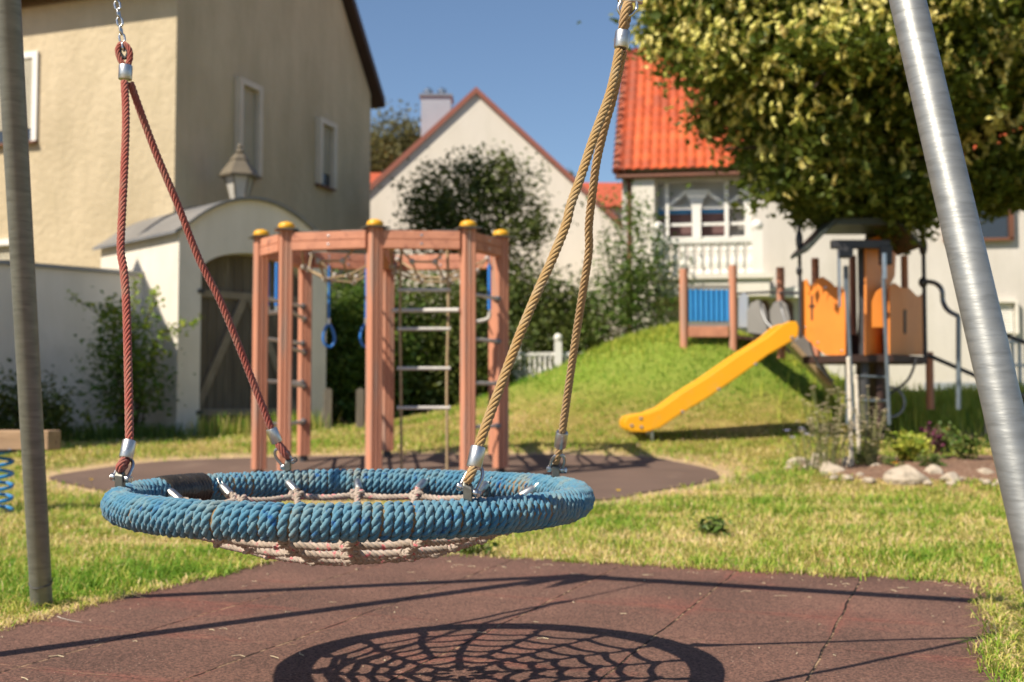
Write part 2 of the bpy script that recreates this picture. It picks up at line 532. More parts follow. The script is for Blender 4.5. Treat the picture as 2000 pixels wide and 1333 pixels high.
    # the worn red shows grain by grain
    rg = ramp(nt, [(0.42, (0.15, 0.15, 0.15, 1)), (0.58, (1.25, 1.25, 1.25, 1))]); L.new(n2.outputs[0], rg.inputs[0])
    mm = nd(nt, 'ShaderNodeMath', operation='MULTIPLY'); mm.use_clamp = True
    L.new(r3.outputs[0], mm.inputs[0]); L.new(rg.outputs[0], mm.inputs[1]); L.new(mm.outputs[0], mw.inputs[0])
    col = mw.outputs[2]
    # pale crumbs
    vo = nd(nt, 'ShaderNodeTexVoronoi'); vo.inputs['Scale'].default_value = 60
    L.new(tc.outputs['Object'], vo.inputs[0])
    n4 = nd(nt, 'ShaderNodeTexNoise'); n4.inputs['Scale'].default_value = 3; n4.inputs['Detail'].default_value = 4
    L.new(tc.outputs['Object'], n4.inputs[0])
    r4 = nd(nt, 'ShaderNodeMapRange'); r4.inputs[1].default_value = 0.45; r4.inputs[2].default_value = 0.7
    r4.inputs[3].default_value = 0.03; r4.inputs[4].default_value = 0.13
    L.new(n4.outputs[0], r4.inputs[0])
    lt = nd(nt, 'ShaderNodeMath', operation='LESS_THAN'); L.new(vo.outputs['Distance'], lt.inputs[0]); L.new(r4.outputs[0], lt.inputs[1])
    mc = nd(nt, 'ShaderNodeMix', data_type='RGBA'); L.new(lt.outputs[0], mc.inputs[0]); L.new(col, mc.inputs[6])
    mc.inputs[7].default_value = (0.55, 0.42, 0.33, 1)
    col = mc.outputs[2]
    # joints: dark with sandy fill in places
    n5 = nd(nt, 'ShaderNodeTexNoise'); n5.inputs['Scale'].default_value = 14; n5.inputs['Detail'].default_value = 8; n5.inputs['Roughness'].default_value = 0.75
    L.new(tc.outputs['Object'], n5.inputs[0])
    r5 = ramp(nt, [(0.48, (0.012, 0.008, 0.007, 1)), (0.60, (0.50, 0.33, 0.20, 1))]); L.new(n5.outputs[0], r5.inputs[0])
    jx = nd(nt, 'ShaderNodeMath', operation='MAXIMUM'); L.new(ju, jx.inputs[0])
    n6 = nd(nt, 'ShaderNodeMath', operation='MULTIPLY'); n6.inputs[1].default_value = 0.55; L.new(jv, n6.inputs[0]); L.new(n6.outputs[0], jx.inputs[1])
    mj = nd(nt, 'ShaderNodeMix', data_type='RGBA'); L.new(jx.outputs[0], mj.inputs[0]); L.new(col, mj.inputs[6]); L.new(r5.outputs[0], mj.inputs[7])
    L.new(mj.outputs[2], b.inputs['Base Color'])
    # bump
    bp = nd(nt, 'ShaderNodeBump'); bp.inputs['Strength'].default_value = 0.7; bp.inputs['Distance'].default_value = 0.004
    L.new(n2.outputs[0], bp.inputs['Height'])
    b2 = nd(nt, 'ShaderNodeBump'); b2.inputs['Strength'].default_value = 0.9; b2.inputs['Distance'].default_value = 0.006; b2.invert = True
    L.new(jx.outputs[0], b2.inputs['Height']); L.new(bp.outputs[0], b2.inputs['Normal'])
    L.new(b2.outputs[0], b.inputs['Normal'])
    return m


M['tiles'] = tile_material()
M['dark_surface'] = mat('dark_surface', (0.155, 0.098, 0.074), (0.11, 0.07, 0.053), 1.4, 0.9, bump=0.5, bscale=60, c3=(0.20, 0.135, 0.10), s3=2.2, t3=(0.58, 0.75), bdist=0.004)


def ground_material():
    m = bpy.data.materials.new('lawn_soil'); m.use_nodes = True
    nt = m.node_tree; L = nt.links; b = nt.nodes['Principled BSDF']
    b.inputs['Roughness'].default_value = 0.95; b.inputs['Specular IOR Level'].default_value = 0.1
    tc = nd(nt, 'ShaderNodeTexCoord')
    n1 = nd(nt, 'ShaderNodeTexNoise'); n1.inputs['Scale'].default_value = 0.75; n1.inputs['Detail'].default_value = 9; n1.inputs['Roughness'].default_value = 0.7
    L.new(tc.outputs['Object'], n1.inputs[0])
    r = ramp(nt, [(0.30, (0.12, 0.14, 0.03, 1)), (0.46, (0.22, 0.20, 0.05, 1)), (0.58, (0.34, 0.26, 0.10, 1)), (0.72, (0.46, 0.32, 0.18, 1))])
    L.new(n1.outputs[0], r.inputs[0])
    n2 = nd(nt, 'ShaderNodeTexNoise'); n2.inputs['Scale'].default_value = 30; n2.inputs['Detail'].default_value = 6
    L.new(tc.outputs['Object'], n2.inputs[0])
    r2 = ramp(nt, [(0.3, (0.55, 0.55, 0.5, 1)), (0.7, (1.35, 1.3, 1.2, 1))]); L.new(n2.outputs[0], r2.inputs[0])
    mx = nd(nt, 'ShaderNodeMix', data_type='RGBA', blend_type='MULTIPLY'); mx.inputs[0].default_value = 1
    L.new(r.outputs[0], mx.inputs[6]); L.new(r2.outputs[0], mx.inputs[7])
    at = nd(nt, 'ShaderNodeAttribute', attribute_name='soil')
    so = nd(nt, 'ShaderNodeMix', data_type='RGBA'); L.new(at.outputs['Fac'], so.inputs[0])
    al = nd(nt, 'ShaderNodeAttribute', attribute_name='lush')
    lu = nd(nt, 'ShaderNodeMix', data_type='RGBA'); L.new(al.outputs['Fac'], lu.inputs[0]); L.new(mx.outputs[2], lu.inputs[6])
    lu.inputs[7].default_value = (0.17, 0.27, 0.03, 1)
    L.new(lu.outputs[2], so.inputs[6])
    so.inputs[7].default_value = (0.52, 0.37, 0.23, 1)
    L.new(so.outputs[2], b.inputs['Base Color'])
    bp = nd(nt, 'ShaderNodeBump'); bp.inputs['Strength'].default_value = 0.8; bp.inputs['Distance'].default_value = 0.03
    L.new(n2.outputs[0], bp.inputs['Height']); L.new(bp.outputs[0], b.inputs['Normal'])
    return m


M['lawn'] = ground_material()

# ================================================================= SETTING
xs = np.concatenate([[-220, -120, -60, -35], np.arange(-22, 26.01, 0.25), [35, 60, 120, 220]])
ys = np.concatenate([[-30, -10], np.arange(-2, 26.01, 0.25), np.arange(28, 60, 4), [80, 120, 200, 400, 700]])
X, Y = np.meshgrid(xs, ys)
Z = gz(X, Y) - 0.004
V = np.stack([X.ravel(), Y.ravel(), Z.ravel()], 1)
nx, ny = len(xs), len(ys)
idx = (np.arange(ny - 1)[:, None] * nx + np.arange(nx - 1)[None]).ravel()
F = np.stack([idx, idx + 1, idx + 1 + nx, idx + nx], 1)
tag(npmesh('ground', V, F, M['lawn'], smooth=True), kind='structure')

# near rubber surface of 50 cm tiles
b = MB()
u0, u1, v0, v1 = -2.86, 0.16, 0.2, 4.97
mb_m = MB(); mb_m.box(((u0 + u1) / 2, (v0 + v1) / 2, 0.005), (u1 - u0, v1 - v0, 0.05))
tiles = mb_m.build('rubber_paving', M['tiles'], bevel=0.006)
tiles.rotation_euler = (0, 0, MATROT)
tag(tiles, kind='structure')

# far dark surface below the climbing frame
pts = [(95, 931), (180, 915), (330, 901), (520, 893), (760, 890), (1000, 887), (1180, 889), (1300, 897), (1390, 916), (1415, 930), (1380, 944),
       (1270, 960), (1190, 982), (900, 978), (600, 976), (380, 972), (215, 962), (110, 945)]
out = []
for px, py in pts:
    D = 10.0
    for _ in range(40):
        p = P(px, py, D); e = p.z - G(p.x, p.y)
        D += e * D / CAMZ * 0.6
    out.append((p.x, p.y))


def smooth_poly(poly, it=2):
    for _ in range(it):
        q = []
        for i in range(len(poly)):
            a, b_ = poly[i], poly[(i + 1) % len(poly)]
            q.append((a[0] * .75 + b_[0] * .25, a[1] * .75 + b_[1] * .25)); q.append((a[0] * .25 + b_[0] * .75, a[1] * .25 + b_[1] * .75))
        poly = q
    return poly


FARMAT = smooth_poly([(x + random.uniform(-.05, .05), y + random.uniform(-.08, .08)) for x, y in smooth_poly(out, 1)], 1)


def in_poly(x, y, poly):
    x = np.asarray(x); y = np.asarray(y); c = np.zeros(x.shape, bool)
    n = len(poly)
    for i in range(n):
        x0, y0 = poly[i]; x1, y1 = poly[(i + 1) % n]
        if y0 == y1: continue
        cond = ((y0 > y) != (y1 > y)) & (x < (x1 - x0) * (y - y0) / (y1 - y0) + x0)
        c ^= cond
    return c


def poly_dist(x, y, poly):
    d = np.full(np.shape(x), 1e9)
    for i in range(len(poly)):
        x0, y0 = poly[i]; x1, y1 = poly[(i + 1) % len(poly)]
        dx, dy = x1 - x0, y1 - y0
        t = np.clip(((x - x0) * dx + (y - y0) * dy) / (dx * dx + dy * dy + 1e-9), 0, 1)
        d = np.minimum(d, np.hypot(x - x0 - t * dx, y - y0 - t * dy))
    return d


# worn tan soil around the play surface and along the tile edge
gme = bpy.data.objects['ground'].data
gd = poly_dist(V[:, 0], V[:, 1], FARMAT)
gsoil = 0.95 * np.exp(-(gd / 0.45) ** 2)
mu_ = V[:, 0] * MU.x + V[:, 1] * MU.y; mv_ = V[:, 0] * MV.x + V[:, 1] * MV.y
gsoil = np.maximum(gsoil, 0.8 * (mu_ > -3.3) * (mu_ < .5) * (mv_ < 5.3))
lush = 0.75 * ss(0.45, 1.15, V[:, 2]) * (V[:, 1] > 14) * (V[:, 1] < 26)
gl_ = gme.color_attributes.new('lush', 'FLOAT_COLOR', 'POINT')
gl_.data.foreach_set('color', np.stack([lush, lush, lush, np.ones_like(lush)], 1).astype(np.float32).ravel())
gat = gme.color_attributes.new('soil', 'FLOAT_COLOR', 'POINT')
gat.data.foreach_set('color', np.stack([gsoil, gsoil, gsoil, np.ones_like(gsoil)], 1).astype(np.float32).ravel())

import bmesh
bm = bmesh.new()
gx = np.arange(-6, 3.6, 0.2); gy = np.arange(7.5, 14.2, 0.2)
vtop = [bm.verts.new((x, y, 0)) for x, y in FARMAT]
bm.faces.new(vtop)
for k, (axis, vals) in enumerate((((1, 0, 0), gx), ((0, 1, 0), gy))):
    for v_ in vals:
        bmesh.ops.bisect_plane(bm, geom=bm.verts[:] + bm.edges[:] + bm.faces[:], plane_co=(v_, v_, 0), plane_no=axis)
for v_ in bm.verts:
    v_.co.z = G(v_.co.x, v_.co.y) + 0.006
bmesh.ops.recalc_face_normals(bm, faces=bm.faces)
me = bpy.data.meshes.new('play_surface'); bm.to_mesh(me); bm.free()
if me.polygons[0].normal.z < 0: me.flip_normals()
tag(finish(me, 'play_surface', M['dark_surface'], None), kind='structure')


# ================================================================= GRASS
def rect_u(x, y):
    return x * MU.x + y * MU.y, x * MV.x + y * MV.y


def fbm(x, y, s, seed):
    """cheap smooth noise from random sines"""
    r = np.random.default_rng(seed); out = np.zeros_like(x); amp = 0
    for o in range(10):
        fr = s * (1 + o * 0.45); th = r.uniform(0, 2 * pi); ph = r.uniform(0, 2 * pi)
        a = 1 / (1 + o * 0.3)
        out += a * np.sin(fr * (x * cos(th) + y * sin(th)) + ph + 1.3 * np.sin(fr * .6 * (x * sin(th) - y * cos(th)) + ph * 2))
        amp += a
    return out / amp * 1.6 * 0.5 + 0.5


def blades(name, n, d0, d1, hmin, hmax, w, label, power=1.0, parent=None, material=None, margin=0.6):
    # choose depths so that density falls with distance
    u = rng.random(n)
    D = d0 * (d1 / d0) ** u
    xx = (rng.random(n) * 2 - 1) * (0.47 * D + margin)
    yy = D
    mu, mv = rect_u(xx, yy)
    edge = 0.06 * fbm(xx, yy, 9, 3) + 0.05 * rng.random(n) ** 2
    corner = np.maximum(0, (-(mu + 2.86) * 0.55 + (mv - 4.45)))            # grass grows over the far left corner
    inside = (mu > u0 + edge) & (mu < u1 - edge * 1.4) & (mv < v1 - edge * 1.5) & ~(((mu - u0) * 0.9 + (v1 - mv) * 1.0) < 0.45 + 0.1 * edge)
    keep = ~inside & ~in_poly(xx, yy, FARMAT)
    # bare patches
    bare = fbm(xx, yy, 2.2, 5)
    keep &= (bare < 0.76) | (rng.random(n) < 0.25)
    pdist = poly_dist(xx, yy, FARMAT)
    keep &= rng.random(n) > 0.92 * np.exp(-(pdist / (0.12 + 0.35 * fbm(xx, yy, 1.7, 31))) ** 2)
    keep &= rng.random(n) > 0.75 * np.exp(-(((xx + 1.95) / .35) ** 2 + ((yy - 3.98) / .16) ** 2))
    bed = ((xx - 4.6) / 1.75) ** 4 + ((yy - 10.9) / 1.15) ** 4 < 1
    keep &= ~bed
    xx, yy, mu, mv = xx[keep], yy[keep], mu[keep], mv[keep]
    n = len(xx)
    zz = gz(xx, yy) - 0.008
    zz = np.where((mu > u0) & (mu < u1) & (mv < v1), 0.026, zz)
    patch = fbm(xx, yy, 1.9, 8) * 0.6 + fbm(xx, yy, 6.5, 9) * 0.4
    dist = np.minimum(np.minimum(np.abs(mu - u1), np.abs(mv - v1)), np.abs(mu - u0))
    near_edge = np.exp(-dist / 0.06) * (mv < v1 + .3) * (mu < u1 + .3)
    hh = (hmin + (hmax - hmin) * rng.random(n) ** 1.8) * (0.55 + 0.8 * (1 - patch)) * (1 - 0.45 * near_edge)
    # width grows with distance so the blade is not lost
    ww = w * (0.7 + 0.6 * rng.random(n)) * np.maximum(1, yy / d0) ** power
    az = rng.random(n) * 2 * pi
    lean = 0.3 + 1.5 * rng.random(n) ** 1.4 + near_edge * 0.6
    la = az + rng.normal(0, 0.5, n)
    sx, sy = -np.sin(az), np.cos(az)
    lx, ly = np.cos(la) * lean, np.sin(la) * lean
    P0 = np.stack([xx, yy, zz], 1)
    S = np.stack([sx, sy, np.zeros(n)], 1) * (ww / 2)[:, None]
    mid = P0 + np.stack([lx * hh * 0.35, ly * hh * 0.35, hh * 0.6], 1)
    tip = P0 + np.stack([lx * hh, ly * hh, hh * np.maximum(0.25, 1.0 - 0.38 * lean)], 1)
    Vv = np.stack([P0 - S, P0 + S, mid - S * 0.8, mid + S * 0.8, tip - S * .15, tip + S * .15], 1).reshape(-1, 3)
    i = np.arange(n) * 6
    Ff = np.concatenate([np.stack([i, i + 1, i + 3, i + 2], 1), np.stack([i + 2, i + 3, i + 5, i + 4], 1)])
    t = np.clip((patch - .5) * 0.95 + 0.50 + rng.normal(0, 0.24, n) + near_edge * 0.35 - 0.38 * ss(0.35, 0.95, zz) * (yy > 14) - 0.13 * (1 - ss(4.5, 6.5, yy)) + 0.10 * np.exp(-((yy - 5.6) / .5) ** 2) * (mv > v1), 0, 1)
    col = np.repeat(t, 6)
    o = npmesh(name, Vv, Ff, material or M['grass'], parent, col=col)
    if label: tag(o, label, 'grass', kind='stuff')
    return o


M['grass'] = leafmat('grass', [(0.0, (0.13, 0.27, 0.018)), (0.32, (0.25, 0.41, 0.035)), (0.5, (0.46, 0.47, 0.08)), (0.72, (0.72, 0.57, 0.22)), (1.0, (0.80, 0.62, 0.36))], 0.35, 0.6)
blades('lawn_grass', 330000, 2.6, 8.0, 0.020, 0.082, 0.0034, 'sunlit green and straw coloured lawn grass around the tile surface', 0.6)
blades('distant_grass', 160000, 7.6, 21.0, 0.03, 0.085, 0.0065, 'dry yellow green lawn grass around the climbing frame and over the mound', 0.9, margin=1.5)

# dry straws and crumbs scattered over the tiles
n = 330
uu = rng.uniform(u0, u1, n); vv = rng.uniform(2.3, v1, n)
m_ = rng.random(n) < 0.6
vv[m_] = v1 - rng.random(m_.sum()) ** 2 * 0.5
m_ = rng.random(n) < 0.3
uu[m_] = u0 + rng.random(m_.sum()) ** 2 * 0.3
m2 = rng.random(n) < 0.15
uu[m2] = u1 - rng.random(m2.sum()) ** 2 * 0.25
b = MB()
for a_, c_ in zip(uu, vv):
    c0 = MU * a_ + MV * c_
    if random.random() < 0.55:
        L_ = random.uniform(0.008, 0.05); th = random.uniform(0, pi); d = Vector((cos(th), sin(th), 0)) * L_
        k_ = Vector((-d.y, d.x, 0)) * random.uniform(-.4, .4)
        b.tube([c0 + Vector((0, 0, .0325)), c0 + d * .5 + k_ + Vector((0, 0, .0335)), c0 + d + Vector((0, 0, .0325))], random.uniform(.0006, .0012), 4)
    else:
        r_ = random.uniform(0.0012, 0.0035)
        b.ball(c0 + Vector((0, 0, .030 + r_ * .5)), r_, 4, 0.6)
straw = mat('straw', (0.62, 0.48, 0.28), (0.70, 0.6, 0.42), 90, 0.8)
tag(b.build('dry_litter', straw), 'scattered straws and pale crumbs lying on the dark red tiles', 'litter', kind='stuff')
# one pale twig on the left
tw = MB().tube([P(112, 1216, 3.86) + Vector((0, 0, .0)), P(118, 1222, 3.83), P(135, 1226, 3.79), P(160, 1229, 3.75)], [0.0018, .0022, .002, .0015], 6)
zs = [v[2] for v in tw.v]; dz = 0.0325 - min(zs)
tw.v = [(x, y, 0.0322 + (z - min(zs)) * 0.12) for x, y, z in tw.v]
tag(tw.build('twig', mat('pale_twig', (0.75, 0.68, 0.58), (0.6, 0.52, 0.42), 60, 0.8)), 'pale bent twig on the tiles near the left galvanised leg', 'twig')


# ================================================================= NEST SWING
RC = Vector((-0.39, 2.87, 0.505))      # ring centre
R0 = 0.555                              # centreline radius
XB = Vector((0.925, -0.38, 0)).normalized()
YB = Vector((-XB.y, XB.x, 0))
HB = 2.38                               # crossbar height


def resample(pts, ds, closed=False):
    p = np.array([tuple(q) for q in pts], float)
    if closed: p = np.vstack([p, p[:1]])
    seg = np.linalg.norm(np.diff(p, axis=0), axis=1)
    s = np.concatenate([[0], np.cumsum(seg)])
    n = max(2, int(round(s[-1] / ds)) + 1)
    t = np.linspace(0, s[-1], n)
    q = np.stack([np.interp(t, s, p[:, k]) for k in range(3)], 1)
    if closed: q = q[:-1]; t = t[:-1]
    return q, t, s[-1]


def catmull(pts, k=8):
    pts = [Vector(p) for p in pts]
    out = []
    n = len(pts)
    for i in range(n - 1):
        p0 = pts[max(i - 1, 0)]; p1 = pts[i]; p2 = pts[i + 1]; p3 = pts[min(i + 2, n - 1)]
        for j in range(k):
            t = j / k
            out.append(0.5 * ((2 * p1) + (p2 - p0) * t + (2 * p0 - 5 * p1 + 4 * p2 - p3) * t * t + (3 * p1 - p0 - 3 * p2 + p3) * t ** 3))
    out.append(pts[-1])
    return out


def frames(q, closed=False):
    if closed: d = np.roll(q, -1, 0) - np.roll(q, 1, 0)
    else: d = np.gradient(q, axis=0)
    d /= np.linalg.norm(d, axis=1)[:, None]
    n = len(q)
    S = np.zeros_like(q)
    s = np.cross(d[0], [0.3, 0.5, 0.8]); s /= np.linalg.norm(s)
    for i in range(n):
        s = s - d[i] * np.dot(s, d[i]); s /= np.linalg.norm(s)
        S[i] = s
    return d, S, np.cross(d, S)


def rope_np(q, t, R, n, lay, sides=6, closed=False, hand=1, rs=None, off=None, fr=None, jitter=0.0):
    d, S, T = fr if fr is not None else frames(q, closed)
    if off is None: off = R * (0.5 if n <= 3 else 0.66)
    if rs is None: rs = R * (0.55 if n <= 3 else 0.37)
    N = len(q); Vs = []; Fs = []; base = 0
    jit = 1 + jitter * (rng.random(N) - .5)
    for k in range(n):
        th = hand * 2 * pi * t / lay + 2 * pi * k / n
        c = q + (S * np.cos(th)[:, None] + T * np.sin(th)[:, None]) * off
        dc = np.gradient(c, axis=0); dc /= np.linalg.norm(dc, axis=1)[:, None]
        o1 = S * np.cos(th)[:, None] + T * np.sin(th)[:, None]
        o1 = o1 - dc * np.sum(o1 * dc, 1)[:, None]; o1 /= np.linalg.norm(o1, axis=1)[:, None]
        o2 = np.cross(dc, o1)
        a = 2 * pi * np.arange(sides) / sides
        ring = c[:, None] + (o1[:, None] * np.cos(a)[None, :, None] + o2[:, None] * np.sin(a)[None, :, None]) * (rs * jit)[:, None, None]
        Vs.append(ring.reshape(-1, 3))
        M_ = N if closed else N - 1
        i = np.arange(M_)[:, None]; j = (i + 1) % N; kk = np.arange(sides)[None]; l = (kk + 1) % sides
        f = np.stack([i * sides + kk, i * sides + l, j * sides + l, j * sides + kk], -1).reshape(-1, 4) + base
        Fs.append(f)
        if not closed:   # taper ends
            Vs[-1][:sides] = c[0]; Vs[-1][-sides:] = c[-1]
        base += N * sides
    return np.concatenate(Vs), np.concatenate(Fs)


def rope(name, pts, R, n, lay, m, parent, ds=None, closed=False, hand=1, sides=6, fuzz=0, jitter=0.0):
    q, t, L = resample(pts, ds or R * 0.55, closed)
    if closed:
        turns = max(1, round(L / lay)); lay = L / turns
    v, f = rope_np(q, t, R, n, lay, sides, closed, hand, jitter=jitter)
    if fuzz:
        v2, f2 = fuzz_np(q, R, fuzz)
        f = np.concatenate([f, f2 + len(v)]); v = np.concatenate([v, v2])
    return npmesh(name, v, f, m, parent, smooth=True)


def fuzz_np(q, R, n, length=0.006):
    i = rng.integers(0, len(q) - 1, n)
    t = rng.random(n)[:, None]
    c = q[i] * (1 - t) + q[i + 1] * t
    dd = rng.normal(size=(n, 3)); dd /= np.linalg.norm(dd, axis=1)[:, None]
    w = np.cross(dd, rng.normal(size=(n, 3))); w /= np.linalg.norm(w, axis=1)[:, None]
    L = length * rng.random(n)[:, None]
    a = c + dd * R * 0.8; tip = c + dd * (R * 1.0 + L * .5) + w * L * 0.8
    s = np.cross(dd, w) * 0.00035
    V = np.stack([a - s, a + s, tip + s * .5, tip - s * .5], 1).reshape(-1, 3)
    k = np.arange(n) * 4
    return V, np.stack([k, k + 1, k + 2, k + 3], 1)


swing = thing('nest_swing', 'blue rope wrapped round nest swing hanging over the dark red tiles', 'swing', (RC.x, RC.y, 0.03))

# --- ring: core + wrapped rope
NW = 176
Rr = 0.0105
A0 = 0.0300
b = MB(); b.tube([RC + Vector((cos(a) * R0, sin(a) * R0, 0)) for a in np.linspace(0, 2 * pi, 97)[:-1]], A0 + 0.002, 14, closed=True)
ring_core = b.build('ring_core', M['rope_core'], swing, smooth=True)
per = 26
N = NW * per
phi = np.linspace(0, 2 * pi, N, endpoint=False)
warp = phi + 0.012 * np.sin(phi * 7 + 1) / 3 + 0.004 * np.sin(phi * 19) + 0.0022 * np.sin(phi * 43 + 2) + 0.0016 * np.sin(phi * 71)
psi = NW * phi
er = np.stack([np.cos(warp), np.sin(warp), np.zeros(N)], 1); ez = np.array([0, 0, 1.0])
nrm = er * np.cos(psi)[:, None] + ez[None] * np.sin(psi)[:, None]
wob = 1 + 0.02 * np.sin(phi * 5)
q = np.array(RC)[None] + er * (R0 + 0.003 * np.sin(3 * phi) + 0.0015 * np.sin(11 * phi))[:, None] + nrm * (A0 * wob + 0.0007 * np.sin(phi * 57) + 0.0006 * np.sin(phi * 91))[:, None]
d = np.roll(q, -1, 0) - np.roll(q, 1, 0); d /= np.linalg.norm(d, axis=1)[:, None]
S = nrm - d * np.sum(nrm * d, 1)[:, None]; S /= np.linalg.norm(S, axis=1)[:, None]
T = np.cross(d, S)
t = np.arange(N) * (2 * pi * A0 / per)
Ltot = N * 2 * pi * A0 / per
lay = Ltot / round(Ltot / 0.056)
v, f = rope_np(q, t, Rr, 3, lay, 7, True, 1, rs=0.0060, off=0.0056, fr=(d, S, T), jitter=0.16)
qq = q[::1]
v2, f2 = fuzz_np(np.concatenate([q + nrm * Rr * .6]), 0.004, 9000, 0.005)
f = np.concatenate([f, f2 + len(v)]); v = np.concatenate([v, v2])
ring = npmesh('ring_wrapping', v, f, M['rope_blue'], swing, smooth=True)
ring['label'] = 'faded blue rope wound tightly around the ring'


def ringp(a, dr=0.0, dz=0.0):
    return RC + Vector((cos(a) * (R0 + dr), sin(a) * (R0 + dr), dz))


# black tape
a0, a1 = radians(146), radians(163)
pts_ = [ringp(a) for a in np.linspace(a0, a1, 40)]
rr_ = [0.0435 + 0.0018 * sin(i * 2.1) * (0.5 + random.random()) for i in range(40)]
tp = MB().tube(pts_, rr_, 22)
tape = tp.build('tape', mat('black_tape', (0.028, 0.024, 0.020), (0.05, 0.042, 0.034), 40, 0.32, bump=0.9, bscale=55, c3=(0.10, 0.08, 0.06), s3=70, t3=(0.6, 0.75), bdist=0.004), swing, smooth=True)
tape['label'] = 'shiny black tape wound around part of the ring'

# --- net
NA = 16
aoff = radians(7)
netA = [aoff + 2 * pi * k / NA for k in range(NA)]
levels = [(0.445, -0.030), (0.385, -0.066), (0.325, -0.093), (0.262, -0.112), (0.20, -0.125), (0.14, -0.133), (0.08, -0.138)]


def netp(a, r, dz, j=0.0):
    return RC + Vector((cos(a) * r, sin(a) * r, dz + j))


jit = {}
for li, (r, dz) in enumerate(levels):
    for k in range(NA):
        rj = r + random.uniform(-.008, .008); aj = netA[k] + random.uniform(-.02, .02)
        # hexagonal zig zag: alternate knots shift slightly
        jit[(li, k)] = netp(aj, rj, dz + random.uniform(-.003, .003))
Vn, Fn = [], []; base = 0


def addrope(pts, R=0.0096, lay=0.045, closed=False):
    global base
    q, t, L = resample(pts, R * 0.6, closed)
    if closed: lay = L / max(1, round(L / lay))
    v, f = rope_np(q, t, R, 3, lay, 6, closed, 1, rs=R * 0.54, off=R * 0.52, jitter=0.12)
    Vn.append(v); Fn.append(f + base); base += len(v)


for li in range(len(levels)):
    ks = range(NA) if li < 5 else range(0, NA, 2)
    loop = []
    ks = list(ks)
    for a_, k in enumerate(ks):
        p = jit[(li, k)]; nx_ = jit[(li, ks[(a_ + 1) % len(ks)])]
        loop.append(p)
        mid = (p + nx_) / 2 + Vector((0, 0, -0.004))
        inw = (RC - mid); inw.z = 0; inw.normalize()
        loop.append(mid + inw * 0.006)
    sm = catmull(loop + [loop[0], loop[1]], 5)[:-5]
    addrope(sm, closed=True)
radial_ferr = []
for k in range(NA):
    a = netA[k]
    o_ = ringp(a, -0.030, 0.010)
    f_in = ringp(a + random.uniform(-.03, .03), -0.067, -0.012)
    chain = [f_in] + [jit[(li, k)] for li in range(len(levels) if k % 2 == 0 else 5)]
    if k % 2 == 0: chain.append(RC + Vector((cos(a) * .03, sin(a) * .03, -0.141)))
    # radials drift sideways between levels
    pts2 = []
    for i_, p in enumerate(chain):
        pts2.append(p + Vector((0, 0, 0.005 if i_ else 0)))
    addrope(catmull(pts2, 6))
    radial_ferr.append((o_, f_in))
# knots (rope tucked around crossings)
for (li, k), p in jit.items():
    if li >= 5 and k % 2: continue
    a = netA[k]; e = Vector((cos(a), sin(a), 0)); tg = Vector((-sin(a), cos(a), 0))
    kn = [p + e * 0.013 * cos(w) + tg * 0.017 * sin(w) + Vector((0, 0, 0.003 + 0.008 * sin(2 * w))) for w in np.linspace(0, 2 * pi, 14)[:-1]]
    addrope(kn, R=0.0075, lay=0.04, closed=True)
net = npmesh('net', np.concatenate(Vn), np.concatenate(Fn), M['rope_net'], swing, smooth=True)
net['label'] = 'sagging beige and pink rope net knotted inside the ring'


def ferrule(a, c, r, name, parent, m=None):
    """pressed sleeve from a to c"""
    a = Vector(a); c = Vector(c); d = (c - a); L = d.length; d.normalize()
    prof = [(r * .60, 0), (r * .93, 0.0008), (r, 0.003), (r * 1.0, L * .5), (r, L - .003), (r * .93, L - .0008), (r * .60, L)]
    return MB().lathe(a, prof, 24, axis=d).build(name, m or M['ferrule_metal'], parent, smooth='auto')


for k, (o_, f_in) in enumerate(radial_ferr):
    d = (f_in - o_).normalized()
    fo = ferrule(o_ + d * 0.008, f_in + d * 0.010, 0.0125, 'net_ferrule', swing)
    # small wire loop from the ferrule into the ring winding
    s_ = Vector((-d.y, d.x, 0)).normalized()
    w = MB()
    for sg in (-1, 1):
        w.tube(catmull([o_ + d * .012 + s_ * sg * .003, o_ + s_ * sg * .006 + Vector((0, 0, .006)), o_ - d * .012 + s_ * sg * .004 + Vector((0, 0, .012))], 4), 0.0018, 6)
    w.build('wire_loop', M['ferrule_metal'], fo, smooth=True)


# --- hangers
def hanger(hook_px, D_hook, path_px, Dtop, m, matname, label, hand=1, fuzz=0):
    """rope from the upper ferrule down to a sleeve, a doubled eye, a shackle and a clamp on the ring"""
    pass


ang = {}
HOOKS = [  # angle on ring, rope path pixels
    dict(a=radians(191.5), side=0, px=[(243, 158), (246, 230), (243, 330), (238, 430), (236, 490), (242, 530), (247, 600), (250, 700), (252, 790), (253, 862)], m='rope_red'),
    dict(a=radians(118), side=0, px=[(254, 160), (275, 220), (305, 300), (347, 400), (388, 505), (430, 588), (468, 680), (500, 762), (530, 838)], m='rope_red'),
    dict(a=radians(-57.5), side=1, px=[(1210, 96), (1192, 180), (1160, 268), (1133, 350), (1115, 400), (1105, 440), (1078, 508), (1048, 575), (1015, 655), (985, 735), (955, 815), (934, 874)], m='rope_ochre'),
    dict(a=radians(24), side=1, px=[(1217, 98), (1197, 190), (1183, 240), (1166, 312), (1158, 370), (1150, 440), (1150, 490), (1140, 560), (1126, 650), (1112, 745), (1098, 845)], m='rope_brown'),
]
TOPF = [RC + XB * -0.715, RC + XB * 0.70]
TOPP = []
for i, (px, py) in enumerate(((245, 142), (1215, 78))):
    TOPP.append(P(px, py, TOPF[i].y))
rope_parts = []
